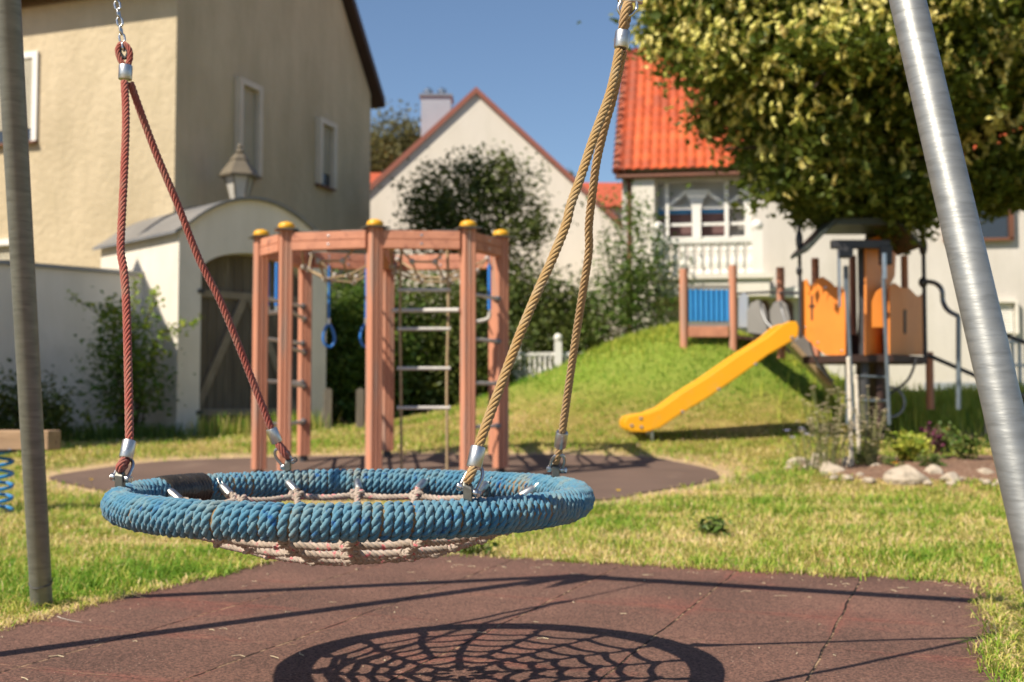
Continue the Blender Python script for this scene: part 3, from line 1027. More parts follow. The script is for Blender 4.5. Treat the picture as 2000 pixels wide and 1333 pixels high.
for hk in HOOKS:
    top = TOPP[hk['side']]
    hookp = ringp(hk['a'], 0, 0.045)
    yend = hookp.y; y0 = top.y
    # bottom rope end (sleeve) lies about 8 cm above the ring
    n_ = len(hk['px'])
    zs = [P(px, py, 1.0).z for px, py in hk['px']]
    pts = []
    py0 = hk['px'][0][1]; py1 = hk['px'][-1][1] + 90
    for (px, py) in hk['px']:
        # depth by true height fraction
        fr = (py - py0) / (py1 - py0)
        D = y0 + (yend - y0) * fr
        for _ in range(6):
            p = P(px, py, D)
            fr = (top.z - p.z) / (top.z - hookp.z)
            D = y0 + (yend - y0) * max(0, min(1, fr))
        pts.append(P(px, py, D))
    sm = catmull(pts, 8)
    rp = rope('hanging_rope', sm, 0.0105, 6, 0.085, M[hk['m']], swing, ds=0.005, hand=1, sides=6,
              fuzz=1500 if hk['m'] == 'rope_ochre' else 700, jitter=0.08)
    rp['label'] = {0: 'red brown hanging rope', 1: 'tan hanging rope'}[hk['side']]
    # thicker frayed look on one part of the ochre rope
    endp = pts[-1]
    d = (hookp - endp).normalized()
    f1 = endp + d * 0.044
    ferrule(endp - d * 0.002, f1, 0.0165, 'sleeve', rp)
    # doubled rope eye below sleeve
    tgt = ringp(hk['a'], 0, 0.078)
    d = (tgt - f1).normalized()
    tang = Vector((-sin(hk['a']), cos(hk['a']), 0))
    side = tang if abs(tang.x) > .5 else Vector((cos(hk['a']), sin(hk['a']), 0))
    view = Vector((0, 1, 0))
    Ltg = (tgt - f1).length
    eye = [f1 + view * 0.007, f1 + d * Ltg * .4 + view * .013, f1 + d * Ltg * .85 + view * 0.014, f1 + d * Ltg * 1.0, f1 + d * Ltg * .85 - view * 0.014,
           f1 + d * Ltg * .4 - view * .013, f1 - view * 0.007]
    rope('rope_eye', catmull(eye, 6), 0.0098, 6, 0.085, M['rope_brown' if hk['side'] else 'rope_red'], rp, ds=0.005, fuzz=120)
    # thimble
    th_ = [f1 + d * (Ltg * .5) + view * .003, f1 + d * Ltg * .8 + view * 0.006, f1 + d * Ltg * .9, f1 + d * Ltg * .8 - view * 0.006, f1 + d * (Ltg * .5) - view * .003]
    # shackle (U bolt) round the eye and through the clamp lug
    sd = Vector((1, 0, 0)) if abs(hk['a']) < 3 and abs(cos(hk['a'])) < .6 else Vector((1, 0, 0))
    sd = (sd - d * sd.dot(d)).normalized()
    piv = ringp(hk['a'], 0, 0.058)
    w_ = 0.0175
    up_ = -d
    u_pts = [piv + sd * w_ + up_ * 0.0, piv + sd * w_ + up_ * .018, piv + sd * w_ * .95 + up_ * .036, piv + sd * w_ * .6 + up_ * .05, piv + up_ * .055,
             piv - sd * w_ * .6 + up_ * .05, piv - sd * w_ * .95 + up_ * .036, piv - sd * w_ + up_ * .018, piv - sd * w_]
    sh = MB(); sh.tube(catmull(u_pts, 4), 0.0042, 10)
    for sg in (-1, 1):
        sh.lathe(piv + sd * (w_ * sg) - sd * 0.005, [(0.0085, 0), (0.009, .002), (0.009, .008), (.0085, .010)], 14, axis=sd)
    sh.tube([piv - sd * (w_ + .008), piv + sd * (w_ + .009)], 0.0042, 10)
    sh.lathe(piv + sd * (w_ + .006), [(0.008, 0), (0.008, .006)], 6, axis=sd)
    sh.build('shackle', M['steel'], swing, smooth='auto')
    # clamp: lug plate + strap hidden in winding
    cl = MB()
    ax = sd
    lug = ringp(hk['a'], 0, 0.036)
    cl.prism([lug - ax * .010 + Vector((0, -.012, 0)), lug - ax * .010 + Vector((0, .012, 0)), piv - ax * .010 + Vector((0, .013, .006)),
              piv - ax * .010 + Vector((0, .006, .016)), piv - ax * .010 + Vector((0, -.006, .016)), piv - ax * .010 + Vector((0, -.013, .006))], ax * .020)
    cl.build('clamp', M['clamp_metal'], swing, smooth=False, bevel=0.002)

# top ferrules, eyes, thimbles and chains


def link(c, d, n, L=0.031, W=0.0205, r=0.0031):
    """oval chain link: long axis d, plane normal n"""
    d = d.normalized(); n = (n - d * n.dot(d)).normalized(); s = d.cross(n)
    pts = []
    h = L / 2 - W / 2; rw = W / 2 - r
    for k in range(7):
        a = pi * k / 6; pts.append(c + d * (h + rw * sin(a)) + s * rw * cos(a))
    for k in range(7):
        a = pi + pi * k / 6; pts.append(c + d * (-h + rw * sin(a)) + s * rw * cos(a))
    return pts


for i in (0, 1):
    tp_ = TOPP[i]
    sg = -1 if i == 0 else 1
    barp = RC + XB * (0.87 * sg); barp.z = HB
    d = (barp - tp_).normalized()
    # direction of rope below
    eye_len = 0.062
    fd = Vector((0.02 * -sg, 0, 1)).normalized()
    fb = tp_ - fd * 0.021; ft = tp_ + fd * 0.021
    if i == 1:
        fd = Vector((0.10, 0, 1)).normalized(); fb = tp_ - fd * 0.021; ft = tp_ + fd * 0.021
    up_dir = d if i == 0 else Vector((0.2, 0, 1)).normalized()
    eyev = Vector((1, 0, 0)) if i == 0 else Vector((0.25, 1, 0)).normalized()
    e0 = ft
    topk = ft + up_dir * eye_len
    wv_ = 0.0165
    eye = [e0 + eyev * 0.006, e0 + up_dir * .018 + eyev * .014, e0 + up_dir * .040 + eyev * wv_, e0 + up_dir * .056 + eyev * .010, topk,
           e0 + up_dir * .056 - eyev * .010, e0 + up_dir * .040 - eyev * wv_, e0 + up_dir * .018 - eyev * .014, e0 - eyev * 0.006]
    er_ = rope('rope_eye', catmull(eye, 6), 0.0082 if i == 0 else 0.0105, 6, 0.085, M['rope_red' if i == 0 else 'rope_brown'], swing, ds=0.004, fuzz=100)
    ferrule(fb, ft, 0.0185 if i == 0 else .0175, 'sleeve', er_)
    sc = 0.62
    th_ = [e0 + up_dir * .018, e0 + up_dir * .030 + eyev * wv_ * .5, e0 + up_dir * .042 + eyev * wv_ * sc, e0 + up_dir * .050 + eyev * .006, e0 + up_dir * .052,
           e0 + up_dir * .050 - eyev * .006, e0 + up_dir * .042 - eyev * wv_ * sc, e0 + up_dir * .030 - eyev * wv_ * .5, e0 + up_dir * .018]
    MB().tube(catmull(th_, 4), 0.0045, 8).build('thimble', M['dark_rubber'], er_, smooth=True)
    # ropes leave the ferrule: short joiners
    ch = MB()
    start = topk - up_dir * 0.020
    dd = (barp - start); L_ = dd.length; dd.normalize()
    pitch = 0.0236
    nlk = int(L_ / pitch)
    n1 = Vector((0, 1, 0)); n2 = dd.cross(n1).normalized()
    if i == 1:
        # steel shackle above the right eye, seen from the front
        c0 = start + up_dir * 0.004
        sdv = Vector((1, 0.1, 0)).normalized()
        u_ = [c0 + sdv * -.0, ]
        us = [start + sdv * -.017 + up_dir * .030, start - sdv * .021 + up_dir * .012, start - sdv * .012 - up_dir * .004, start - up_dir * .008,
              start + sdv * .012 - up_dir * .004, start + sdv * .021 + up_dir * .012, start + sdv * .017 + up_dir * .030]
        shk = MB().tube(catmull(us, 5), 0.0040, 10)
        shk.tube([start - sdv * .026 + up_dir * .030, start + sdv * .028 + up_dir * .030], 0.0045, 10)
        shk.lathe(start + sdv * .022 + up_dir * .030, [(.0085, 0), (.0085, .009)], 14, axis=sdv)
        shk.build('shackle', M['steel'], swing, smooth='auto')
        start = start + up_dir * 0.034
        dd = (barp - start); L_ = dd.length; dd.normalize(); nlk = int(L_ / pitch)
    pitch = L_ / nlk
    for k in range(nlk):
        c = start + dd * (pitch * (k + .5) + (0.0 if k else 0.0))
        pts_ = link(c, dd, (n1 if k % 2 else n2))
        ch.tube(pts_, 0.0031, 8, closed=True)
    ch.build('chain', M['steel'], swing, smooth=True)

# --- frame
frame = thing('swing_frame', 'galvanised steel tube frame carrying the nest swing', 'swing frame', (RC.x, RC.y, 0))
AL = RC + XB * -1.20; AL.z = HB
AR = RC + XB * 1.16; AR.z = HB
MB().tube([AL - XB * .06, AR + XB * .06], 0.040, 28).build('crossbar', M['galvanised'], frame, smooth='auto')


def leg(base, apex, r, m, label=None):
    g = base.copy()
    d = (g - apex).normalized()
    low = g + d * 0.12
    pts_ = [apex + (low - apex) * t_ for t_ in np.linspace(0, 1, 24)]
    o = MB().tube(pts_, r, 32).build('leg', m, frame, smooth='auto')
    if label: o['label'] = label
    return o


lb = P(82, 1186, 4.17); lb.z = 0.0
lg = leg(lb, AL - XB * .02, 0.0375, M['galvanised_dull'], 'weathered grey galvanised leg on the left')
# wire tied round the foot of the left leg
dl = (AL - lb).normalized()
wc = lb + dl * 0.105
s1 = dl.orthogonal().normalized(); s2 = dl.cross(s1)
wt = MB().tube([wc + (s1 * cos(a) + s2 * sin(a)) * 0.0395 + dl * 0.003 * sin(3 * a) for a in np.linspace(0, 2 * pi, 30)[:-1]], 0.0016, 6, closed=True)
wt.tube([wc + (s1 * cos(1) + s2 * sin(1)) * .039, wc + Vector((.045, -.02, .005)), wc + Vector((.052, -.02, .022))], 0.0016, 6)
wt.build('wire_tie', M['dark_metal'], lg, smooth=True)
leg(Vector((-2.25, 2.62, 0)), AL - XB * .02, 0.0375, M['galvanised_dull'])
# right: near leg and, hidden behind it, the far leg
nrb = Vector((0.905, 1.80, 0)); frb = Vector((1.345, 2.86, 0))


def img(p):
    v = p - Vector((0, 0, CAMZ))
    fy = v.y * cos(PITCH) + v.z * sin(PITCH); uz = -v.y * sin(PITCH) + v.z * cos(PITCH)
    return 1000 + FPX * v.x / fy, 666.5 - FPX * uz / fy


# fit both right legs to the line (1780,0)-(1931,760)
def fit_base(y, target=((1780, 0), (1931, 760))):
    best = None
    for x in np.linspace(.5, 2.0, 601):
        bq = Vector((x, y, 0)); a_ = AR
        p0 = img(a_ + (bq - a_) * .45)
        wantx = target[0][0] + (p0[1] - target[0][1]) * (target[1][0] - target[0][0]) / (target[1][1] - target[0][1])
        e = abs(p0[0] - wantx)
        if best is None or e < best[0]: best = (e, bq)
    return best[1]


nrb = fit_base(1.80); frb = fit_base(2.86)
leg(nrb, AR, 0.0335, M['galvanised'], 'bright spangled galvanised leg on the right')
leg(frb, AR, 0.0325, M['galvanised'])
for ap, sg in ((AL, -1), (AR, 1)):
    pl = MB()
    ca = ap - XB * sg * 0.03
    for s_ in (-1, 1):
        q0 = ca + YB * .0 + XB * (s_ * .047 - 0.0) * 1.0
        pl.prism([q0 + YB * .05 + Vector((0, 0, .05)), q0 - YB * .05 + Vector((0, 0, .05)), q0 - YB * .16 + Vector((0, 0, -.22)), q0 + YB * .16 + Vector((0, 0, -.22))], XB * .005)
    pl.build('joint_bracket', M['galvanised'], frame, bevel=.001)
for sg in (-1, 1):
    hp = RC + XB * (0.87 * sg); hp.z = HB
    c_ = MB().tube([hp - XB * .02, hp + XB * .02], 0.046, 24)
    c_.box(hp - Vector((0, 0, .0)), (.02, .06, .02))
    c_.build('hanger_clamp', M['steel'], frame, smooth='auto')

# ================================================================= FOLIAGE
def leaf_mesh(name, centers, size, m, parent, tint, aspect=0.55, droop=0.25, dirs=None, var=0.35, fold=0.18):
    """one folded leaf (two quads) per centre"""
    n = len(centers)
    if dirs is None:
        dirs = rng.normal(size=(n, 3)); dirs[:, 2] = dirs[:, 2] * 0.6 - droop
    dirs = dirs / np.linalg.norm(dirs, axis=1)[:, None]
    up = rng.normal(size=(n, 3)) * 0.7; up[:, 2] += 0.8
    s = np.cross(dirs, up); s /= np.linalg.norm(s, axis=1)[:, None] + 1e-9
    nn = np.cross(s, dirs)
    L = (size * (1 + var * rng.normal(size=n)).clip(0.4, 1.8))[:, None]
    W = L * aspect / 2
    a = centers - dirs * L / 2; e = centers + dirs * L / 2
    m1 = centers - dirs * L * .1
    l1 = m1 + s * W + nn * W * fold * 2; r1 = m1 - s * W + nn * W * fold * 2
    V = np.stack([a, l1, e, r1, m1], 1).reshape(-1, 3)
    k = np.arange(n) * 5
    F = np.concatenate([np.stack([k, k + 4, k + 2, k + 1], 1), np.stack([k, k + 3, k + 2, k + 4], 1)])
    return npmesh(name, V, F, m, parent, col=np.repeat(tint, 5))


def clumps(c, rad, nclump, per, cr, shell=0.55, flat=0.8, lumpy=0.15, zmin=None):
    """leaf centres in clumps over an uneven ellipsoid"""
    c = np.array(c, float); rad = np.array(rad, float)
    d = rng.normal(size=(nclump, 3)); d /= np.linalg.norm(d, axis=1)[:, None]
    r = shell + (1 - shell) * rng.random(nclump) ** 0.6
    bump = 1 + lumpy * np.sin(d[:, 0] * 5 + 1) * np.cos(d[:, 2] * 4 + d[:, 1] * 5)
    cc = c + d * rad * (r * bump)[:, None]
    pts = []; tt = []
    crs = cr * (0.6 + 0.8 * rng.random(nclump))
    p = cc[:, None] + rng.normal(size=(nclump, per, 3)) * crs[:, None, None] * np.array([1, 1, flat]) * 0.5
    tc = rng.random(nclump)
    t = (tc[:, None] * 0.5 + rng.random((nclump, per)) * 0.5)
    p = p.reshape(-1, 3); t = t.ravel()
    if zmin is not None:
        k = p[:, 2] > zmin
        p, t = p[k], t[k]
    return p, t, cc


def branches(base, tops, r0, m, parent, name='trunk', k=1):
    b = MB()
    base = Vector(base)
    for tpt in tops:
        tpt = Vector(tpt)
        mid = base.lerp(tpt, 0.5) + Vector((random.uniform(-.1, .1), random.uniform(-.1, .1), 0.15)) * (tpt - base).length * .4
        pts = catmull([base, mid, tpt], 6)
        b.tube(pts, [r0 * (1 - 0.85 * i / (len(pts) - 1)) for i in range(len(pts))], 7)
    return b.build(name, m, parent, smooth=True)


M['leaf_hornbeam'] = leafmat('leaf_hornbeam', [(0, (0.06, 0.105, 0.015)), (0.5, (0.12, 0.16, 0.022)), (0.8, (0.22, 0.24, 0.04)), (1, (0.34, 0.31, 0.06))], 0.45)
M['hop'] = leafmat('hop', [(0, (0.62, 0.62, 0.14)), (0.6, (0.84, 0.76, 0.26)), (0.95, (0.78, 0.66, 0.26)), (1, (0.66, 0.42, 0.16))], 0.3, 0.6)
M['leaf_dark'] = leafmat('leaf_dark', [(0, (0.045, 0.075, 0.015)), (0.5, (0.09, 0.125, 0.025)), (1, (0.20, 0.21, 0.05))], 0.25)
M['leaf_mid'] = leafmat('leaf_mid', [(0, (0.05, 0.10, 0.015)), (0.5, (0.10, 0.18, 0.03)), (1, (0.24, 0.30, 0.06))], 0.35)
M['leaf_lime'] = leafmat('leaf_lime', [(0, (0.18, 0.30, 0.03)), (0.5, (0.42, 0.45, 0.06)), (1, (0.62, 0.60, 0.12))], 0.35)
M['leaf_olive'] = leafmat('leaf_olive', [(0, (0.09, 0.09, 0.03)), (0.5, (0.16, 0.15, 0.055)), (1, (0.26, 0.22, 0.08))], 0.3)
M['leaf_purple'] = leafmat('leaf_purple', [(0, (0.10, 0.02, 0.05)), (1, (0.24, 0.06, 0.12))], 0.3)
M['flower_orange'] = mat('flower_orange', (0.85, 0.35, 0.02), (0.8, 0.28, 0.01), 9, 0.6)
M['flower_yellow'] = mat('flower_yellow', (0.85, 0.60, 0.02), (0.8, 0.5, 0.01), 9, 0.6)
M['flower_lilac'] = mat('flower_lilac', (0.50, 0.52, 0.85), (0.42, 0.42, 0.75), 9, 0.6)
M['flower_pale'] = mat('flower_pale', (0.75, 0.66, 0.50), (0.62, 0.52, 0.36), 9, 0.6)

# ================================================================= HOUSE LEFT
D1 = 20.0
M['lantern_metal'] = mat('lantern_metal', (0.17, 0.14, 0.10), (0.13, 0.11, 0.08), 6, 0.5)
g = Vector((0.334, 0.943, 0)).normalized(); lw = Vector((-g.y, g.x, 0))
E0 = Vector((-0.266 * D1, 0.90 * D1, 0.0))
GW = 6.85; EZ = 7.30; SL = 1.19
house = thing('stucco_house', 'tall yellow ochre stucco house with grey green shaded gable on the left', 'house', (E0.x, E0.y, 0.2))
gp = [E0, E0 + g * GW, E0 + g * GW + Vector((0, 0, EZ)), E0 + g * GW / 2 + Vector((0, 0, EZ + SL * GW / 2)), E0 + Vector((0, 0, EZ))]
MB().prism(gp, lw * 12).build('wall', M['stucco_yellow'], house)
rf = MB()
for s_ in (0, 1):
    base_ = E0 + (g * GW if s_ else Vector((0, 0, 0)))
    outd = g if s_ else -g
    e = base_ + Vector((0, 0, EZ)) + outd * (0.25 if s_ else 0.42) + Vector((0, 0, -0.25 * SL + 0.05 if s_ else 0.03)) - lw * 0.22
    r_ = E0 + g * GW / 2 + Vector((0, 0, EZ + SL * GW / 2 + 0.05)) - lw * 0.22
    up_ = Vector((0, 0, 0.20))
    rf.prism([e, r_, r_ + up_, e + up_], lw * 12.6)
rfo = rf.build('roof', M['dark_wood'], house)
rfo['label'] = 'dark brown roof edge with deep eaves'


def wall_frame_point(o, wdir, s, z):
    return o + wdir * s + Vector((0, 0, z))


def window_on(parent, c0, wdir, ndir, w, h, frame_m, pane_m, shut=1.0, sill=True, fw=0.10, depth=0.12, sill_m=None, shutter_m=None):
    """window with lower left corner c0; ndir points out of the wall"""
    z = Vector((0, 0, 1))
    f = MB()
    o = c0 - ndir * 0.0
    pr = ndir * 0.035
    def bx(a, b_, w0, w1, out0, out1):
        p = [o + wdir * a + z * w0 + ndir * out0, o + wdir * b_ + z * w0 + ndir * out0, o + wdir * b_ + z * w1 + ndir * out0, o + wdir * a + z * w1 + ndir * out0]
        f.prism(p, ndir * (out1 - out0))
    bx(-fw, 0, -fw * .3, h + fw, 0.004, depth); bx(w, w + fw, -fw * .3, h + fw, 0.004, depth); bx(0, w, h, h + fw, 0.004, depth)
    fo = f.build('window', frame_m, parent)
    f = MB()
    o2 = o
    p = [o + ndir * 0.006, o + wdir * w + ndir * 0.006, o + wdir * w + z * h + ndir * 0.006, o + z * h + ndir * 0.006]
    MB().prism(p, ndir * 0.004).build('pane', pane_m, fo)
    if shut > 0:
        sh = MB(); n_ = int(h * shut / 0.055); hh = h * shut / n_
        for k in range(n_):
            zz = h - (k + 1) * hh
            p = [o + wdir * .02 + z * zz + ndir * .014, o + wdir * .02 + z * (zz + hh * .92) + ndir * .014, o + wdir * .02 + z * (zz + hh * .7) + ndir * .026, o + wdir * .02 + z * (zz + hh * .2) + ndir * .026]
            sh.prism(p, wdir * (w - .04))
        sh.build('shutter', shutter_m or M['shutter'], fo)
    if sill:
        s_ = MB()
        p = [o - wdir * fw * 1.1 - z * 0.01 + ndir * 0.004, o - wdir * fw * 1.1 - z * .06 + ndir * .004, o - wdir * fw * 1.1 - z * .075 + ndir * .10, o - wdir * fw * 1.1 - z * .04 + ndir * .10]
        s_.prism(p, wdir * (w + 2.2 * fw)).build('sill', sill_m or M['brown_trim'], fo)
    return fo


def on_plane(px, py, o, wdir):
    """photo pixel -> point on a vertical plane through o along wdir"""
    r = P(px, py, 1.0) - Vector((0, 0, CAMZ))
    n_ = Vector((-wdir.y, wdir.x, 0))
    t_ = (o - Vector((0, 0, CAMZ))).dot(n_) / r.dot(n_)
    return Vector((0, 0, CAMZ)) + r * t_


ng = Vector((g.y, -g.x, 0))          # out of the gable, to the right
for (xa, ya), (xb, yb), shut in (((463, 330), (497, 180), 0.97), ((620, 355), (644, 252), 0.80)):
    a_ = on_plane(xa, ya, E0, g); b_ = on_plane(xb, yb, E0, g)
    zl = a_.z; zh = b_.z
    if xa > 600: zl = on_plane(632, 362, E0, g).z
    w_ = (b_ - a_); w_.z = 0
    a2 = Vector((a_.x, a_.y, zl))
    window_on(house, a2, g, ng, w_.length, zh - zl, M['window_paint'], M['dark_glass'], shut)
nl = -g
a_ = on_plane(50, 275, E0, lw)
b_ = on_plane(-27, 132, E0, lw)
window_on(house, Vector((b_.x, b_.y, a_.z)), -lw, nl, 1.02, 1.38, M['white_paint'], M['dark_glass'], 0.86, depth=.05)
a_ = on_plane(48, 512, E0, lw)
window_on(house, a_ + lw * 1.2 + Vector((0, 0, -.8)), -lw, nl, 1.12, 1.08, M['white_paint'], M['dark_glass'], 0.5)

# ================================================================= GATE AND WALL
wdg = Vector((0.72, 0.694, 0)).normalized(); bdg = Vector((-wdg.y, wdg.x, 0)); ngf = -bdg
G0 = P(345, 800, 15.7); G0.z = 0.15
gate = thing('gateway', 'white plastered gateway with arched wooden door and curved zinc roof', 'gateway', (G0.x, G0.y, 0.2))


def sol(px, o, wdir):
    p = on_plane(px, 700, o, wdir); v = p - o; v.z = 0
    return v.dot(wdir)


gw = sol(637, G0, wdg); dw0 = sol(391, G0, wdg); dw1 = gw - 0.30
zc = on_plane(345, 452, G0, wdg).z; za = on_plane(470, 388, G0, wdg).z
GD = 2.45
z0 = 0.1


def arch(s0, s1, zb, zt, n=18):
    """points from s1 round to s0"""
    c_ = (s0 + s1) / 2; h_ = (s1 - s0) / 2
    return [(c_ + h_ * cos(pi * k / n), zb + (zt - zb) * sin(pi * k / n)) for k in range(n + 1)]


zdb = on_plane(391, 570, G0, wdg).z + .28; zdt = on_plane(488, 494, G0, wdg).z
W3 = lambda s, z: Vector((G0.x, G0.y, 0)) + wdg * s + Vector((0, 0, z))
# segment curve of roof top
roofc = [(gw * k / 20, zc + (za - zc) * (1 - ((k - 10) / 10) ** 2)) for k in range(21)]
# front wall as strips: piers, then voussoir strip above door
fr = MB()
fr.prism([W3(0, z0), W3(dw0, z0), W3(dw0, zdb), W3(0, zdb)], bdg * GD)
fr.prism([W3(dw1, z0), W3(gw, z0), W3(gw, zdb), W3(dw1, zdb)], bdg * GD)
ar = arch(dw0, dw1, zdb, zdt)


def roof_z(s):
    return zc + (za - zc) * (1 - ((s / gw) * 2 - 1) ** 2)


pts_ = [(0, zdb)] + [(dw0, zdb)] + list(reversed(ar))[1:-1] + [(dw1, zdb), (gw, zdb)]
for i in range(len(pts_) - 1):
    (sa, zA), (sb, zB) = pts_[i], pts_[i + 1]
    if sb - sa < 1e-6: continue
    fr.prism([W3(sa, zA), W3(sb, zB), W3(sb, roof_z(sb)), W3(sa, roof_z(sa))], bdg * GD)
for v_ in ():
    pass
gwall = fr.build('wall', M['stucco_white'], gate)
# merge the strips so no inner faces show
bm = bmesh.new(); bm.from_mesh(gwall.data)
bmesh.ops.remove_doubles(bm, verts=bm.verts, dist=0.0005)
bm.to_mesh(gwall.data); bm.free()
# roof sheet
rt = MB()
ext = 0.10
prev = None
for k in range(21):
    s, z = roofc[k]
    s2 = s + (-ext if k == 0 else ext if k == 20 else 0)
    z2 = z - (0.04 if k in (0, 20) else 0)
    if prev:
        a0_, a1_ = prev, (s2, z2)
        rt.prism([W3(a0_[0], a0_[1] + .004) - bdg * .08, W3(a1_[0], a1_[1] + .004) - bdg * .08, W3(a1_[0], a1_[1] + .045) - bdg * .08, W3(a0_[0], a0_[1] + .045) - bdg * .08], bdg * (GD + .16))
    prev = (s2, z2)
groof = rt.build('roof', M['zinc'], gate)
bm = bmesh.new(); bm.from_mesh(groof.data); bmesh.ops.remove_doubles(bm, verts=bm.verts, dist=.0005); bm.to_mesh(groof.data); bm.free()
sm_ = MB()
for kk in (0.5,):
    sm_.tube([W3(s, z + .055) + bdg * GD * kk for s, z in roofc], 0.018, 6)
sm_.build('standing_seam', M['dark_metal'], groof)
# door leaf
dr = MB()
dep = bdg * 0.30
nb = 13
bw = (dw1 - dw0) / nb
for k in range(nb):
    sa = dw0 + bw * k; sb = sa + bw - 0.008
    c_ = (dw0 + dw1) / 2; h_ = (dw1 - dw0) / 2

    def zt(s): return zdb + (zdt - zdb) * sqrt(max(0, 1 - ((s - c_) / h_) ** 2)) - 0.01
    dr.prism([W3(sa, .3) + dep, W3(sb, .3) + dep, W3(sb, zt(sb)) + dep, W3(sa, zt(sa)) + dep], bdg * (0.035 + 0.004 * (k % 2)))
door = dr.build('door', M['grey_boards'], gate)
bz = MB()
zb1 = on_plane(430, 572, G0, wdg).z; zb2 = on_plane(430, 806, G0, wdg).z
for zz in (zb1, zb2):
    bz.prism([W3(dw0 + .01, zz - .05) + dep, W3(dw1 - .01, zz - .05) + dep, W3(dw1 - .01, zz + .05) + dep, W3(dw0 + .01, zz + .05) + dep], -bdg * 0.05)
mid_ = (dw0 + dw1) / 2
bz.prism([W3(dw0 + .04, zb2 + .05) + dep, W3(dw0 + .16, zb2 + .05) + dep, W3(mid_, zb1 - .05) + dep, W3(mid_ - .12, zb1 - .05) + dep], -bdg * 0.045)
bz.prism([W3(dw1 - .04, zb2 + .05) + dep, W3(dw1 - .16, zb2 + .05) + dep, W3(mid_, zb1 - .05) + dep, W3(mid_ + .12, zb1 - .05) + dep], -bdg * 0.045)
bz.build('brace', M['light_boards'], door)
for zz in (zb1, zb2):
    MB().prism([W3(dw0 - .05, zz - .03) + dep * .0 - bdg * .012, W3(dw0 + .05, zz - .03) - bdg * .012, W3(dw0 + .05, zz + .03) - bdg * .012, W3(dw0 - .05, zz + .03) - bdg * .012], bdg * .010).build('hinge', M['dark_metal'], door)

# garden wall running left and towards the viewer
sw = sol(277, G0, bdg)
WJ = Vector((G0.x, G0.y, 0)) + bdg * sw
zw1 = on_plane(277, 540, G0, bdg).z
gwl = thing('garden_wall', 'long shaded white garden wall with thin grey coping beside the gateway', 'wall', (WJ.x - 1, WJ.y - 1, 0.2))
wd2 = -wdg
WE = WJ + wd2 * 9
MB().prism([WJ, WE, WE + Vector((0, 0, zw1 + .02)), WJ + Vector((0, 0, zw1))], bdg * 0.28).build('wall', M['stucco_white'], gwl)
MB().prism([WJ + Vector((0, 0, zw1 + .003)) - bdg * .05, WE + Vector((0, 0, zw1 + .023)) - bdg * .05, WE + Vector((0, 0, zw1 + .075)) - bdg * .05, WJ + Vector((0, 0, zw1 + .055)) - bdg * .05], bdg * 0.38).build('coping', M['zinc'], gwl)

# neighbouring house beyond the left edge; its roof shades the garden wall
A4 = on_plane(275, 540, Vector((G0.x, G0.y, 0)), bdg) + Vector((-0.754, -0.60, 1.0)) * 4.0
rdir = bdg
nbh = thing('neighbour_house', 'plain rendered neighbouring house beyond the garden wall at the far left', 'house', (A4.x - 3, A4.y, 0))
NS = lambda s: A4 + rdir * s + Vector((0, 0, 1.1 * s))
sR = 0.12; sE = -2.2
pR = NS(sR); pE = NS(sE); pB = A4 + rdir * (2 * sR - sE) + Vector((0, 0, 1.1 * sE))
flr = lambda p: Vector((p.x, p.y, 0))
MB().prism([flr(pE), flr(pB), pB - Vector((0, 0, .12)), pR - Vector((0, 0, .12)), pE - Vector((0, 0, .12))], -wdg * 9).build('wall', M['stucco_white'], nbh)
MB().prism([pE + (pE - pR) * .06, pR, pR + Vector((0, 0, .14)), pE + (pE - pR) * .06 + Vector((0, 0, .14))], -wdg * 9.2).build('roof', M['red_roof_plain'], nbh)
MB().prism([pB + (pB - pR) * .06, pR + rdir * .002, pR + rdir * .002 + Vector((0, 0, .14)), pB + (pB - pR) * .06 + Vector((0, 0, .14))], -wdg * 9.2).build('roof', M['red_roof_plain'], nbh)
cq = pR - wdg * 2.2
MB().box((cq.x, cq.y, cq.z + .2), (.5, .5, 1.3), rz=.76).build('chimney', M['stucco_white'], nbh)

# lantern standing behind the gateway
lp = P(467, 388, 18.6)
lamp = thing('street_lantern', 'old fashioned lantern with tapered glass rising behind the gateway roof', 'lantern', (lp.x, lp.y, G(lp.x, lp.y)))
b = MB(); b.tube([Vector((lp.x, lp.y, G(lp.x, lp.y))), Vector((lp.x, lp.y, lp.z - .08))], 0.055, 12)
b.lathe(Vector((lp.x, lp.y, G(lp.x, lp.y))), [(.14, 0), (.14, .3), (.07, .5), (.055, .6)], 16)
b.build('post', M['lantern_metal'], lamp, smooth='auto')
z_e = P(467, 342, 18.6).z; z_t = P(467, 288, 18.6).z
rot = 0.35


def hexring(r, z, n=6):
    return [Vector((lp.x + r * cos(rot + 2 * pi * k / n), lp.y + r * sin(rot + 2 * pi * k / n), z)) for k in range(n)]


def loft(b, rings):
    n = len(rings[0]); vs = [p for r in rings for p in r]; fs = [tuple(range(n - 1, -1, -1)), tuple(len(vs) - n + k for k in range(n))]
    for i in range(len(rings) - 1):
        for k in range(n):
            l = (k + 1) % n; fs.append((i * n + k, i * n + l, (i + 1) * n + l, (i + 1) * n + k))
    b.add(vs, fs)


b = MB(); loft(b, [hexring(.13, lp.z - .08), hexring(.235, z_e - .03)]); b.build('glass', M['lantern_glass'], lamp)
b = MB()
for p, q_ in zip(hexring(.135, lp.z - .08), hexring(.24, z_e - .03)): b.tube([p, q_], .013, 5)
loft(b, [hexring(.15, lp.z - .11), hexring(.15, lp.z - .07)])
b.build('lantern_frame', M['lantern_metal'], lamp)
b = MB(); loft(b, [hexring(.33, z_e - .05), hexring(.34, z_e - .02), hexring(.15, z_e + .22), hexring(.16, z_e + .24), hexring(.08, z_e + .34)])
b.lathe((lp.x, lp.y, z_e + .34), [(.05, 0), (.07, .04), (.03, .09), (.045, .12), (.01, .18)], 12)
b.build('lantern_roof', M['lantern_metal'], lamp)

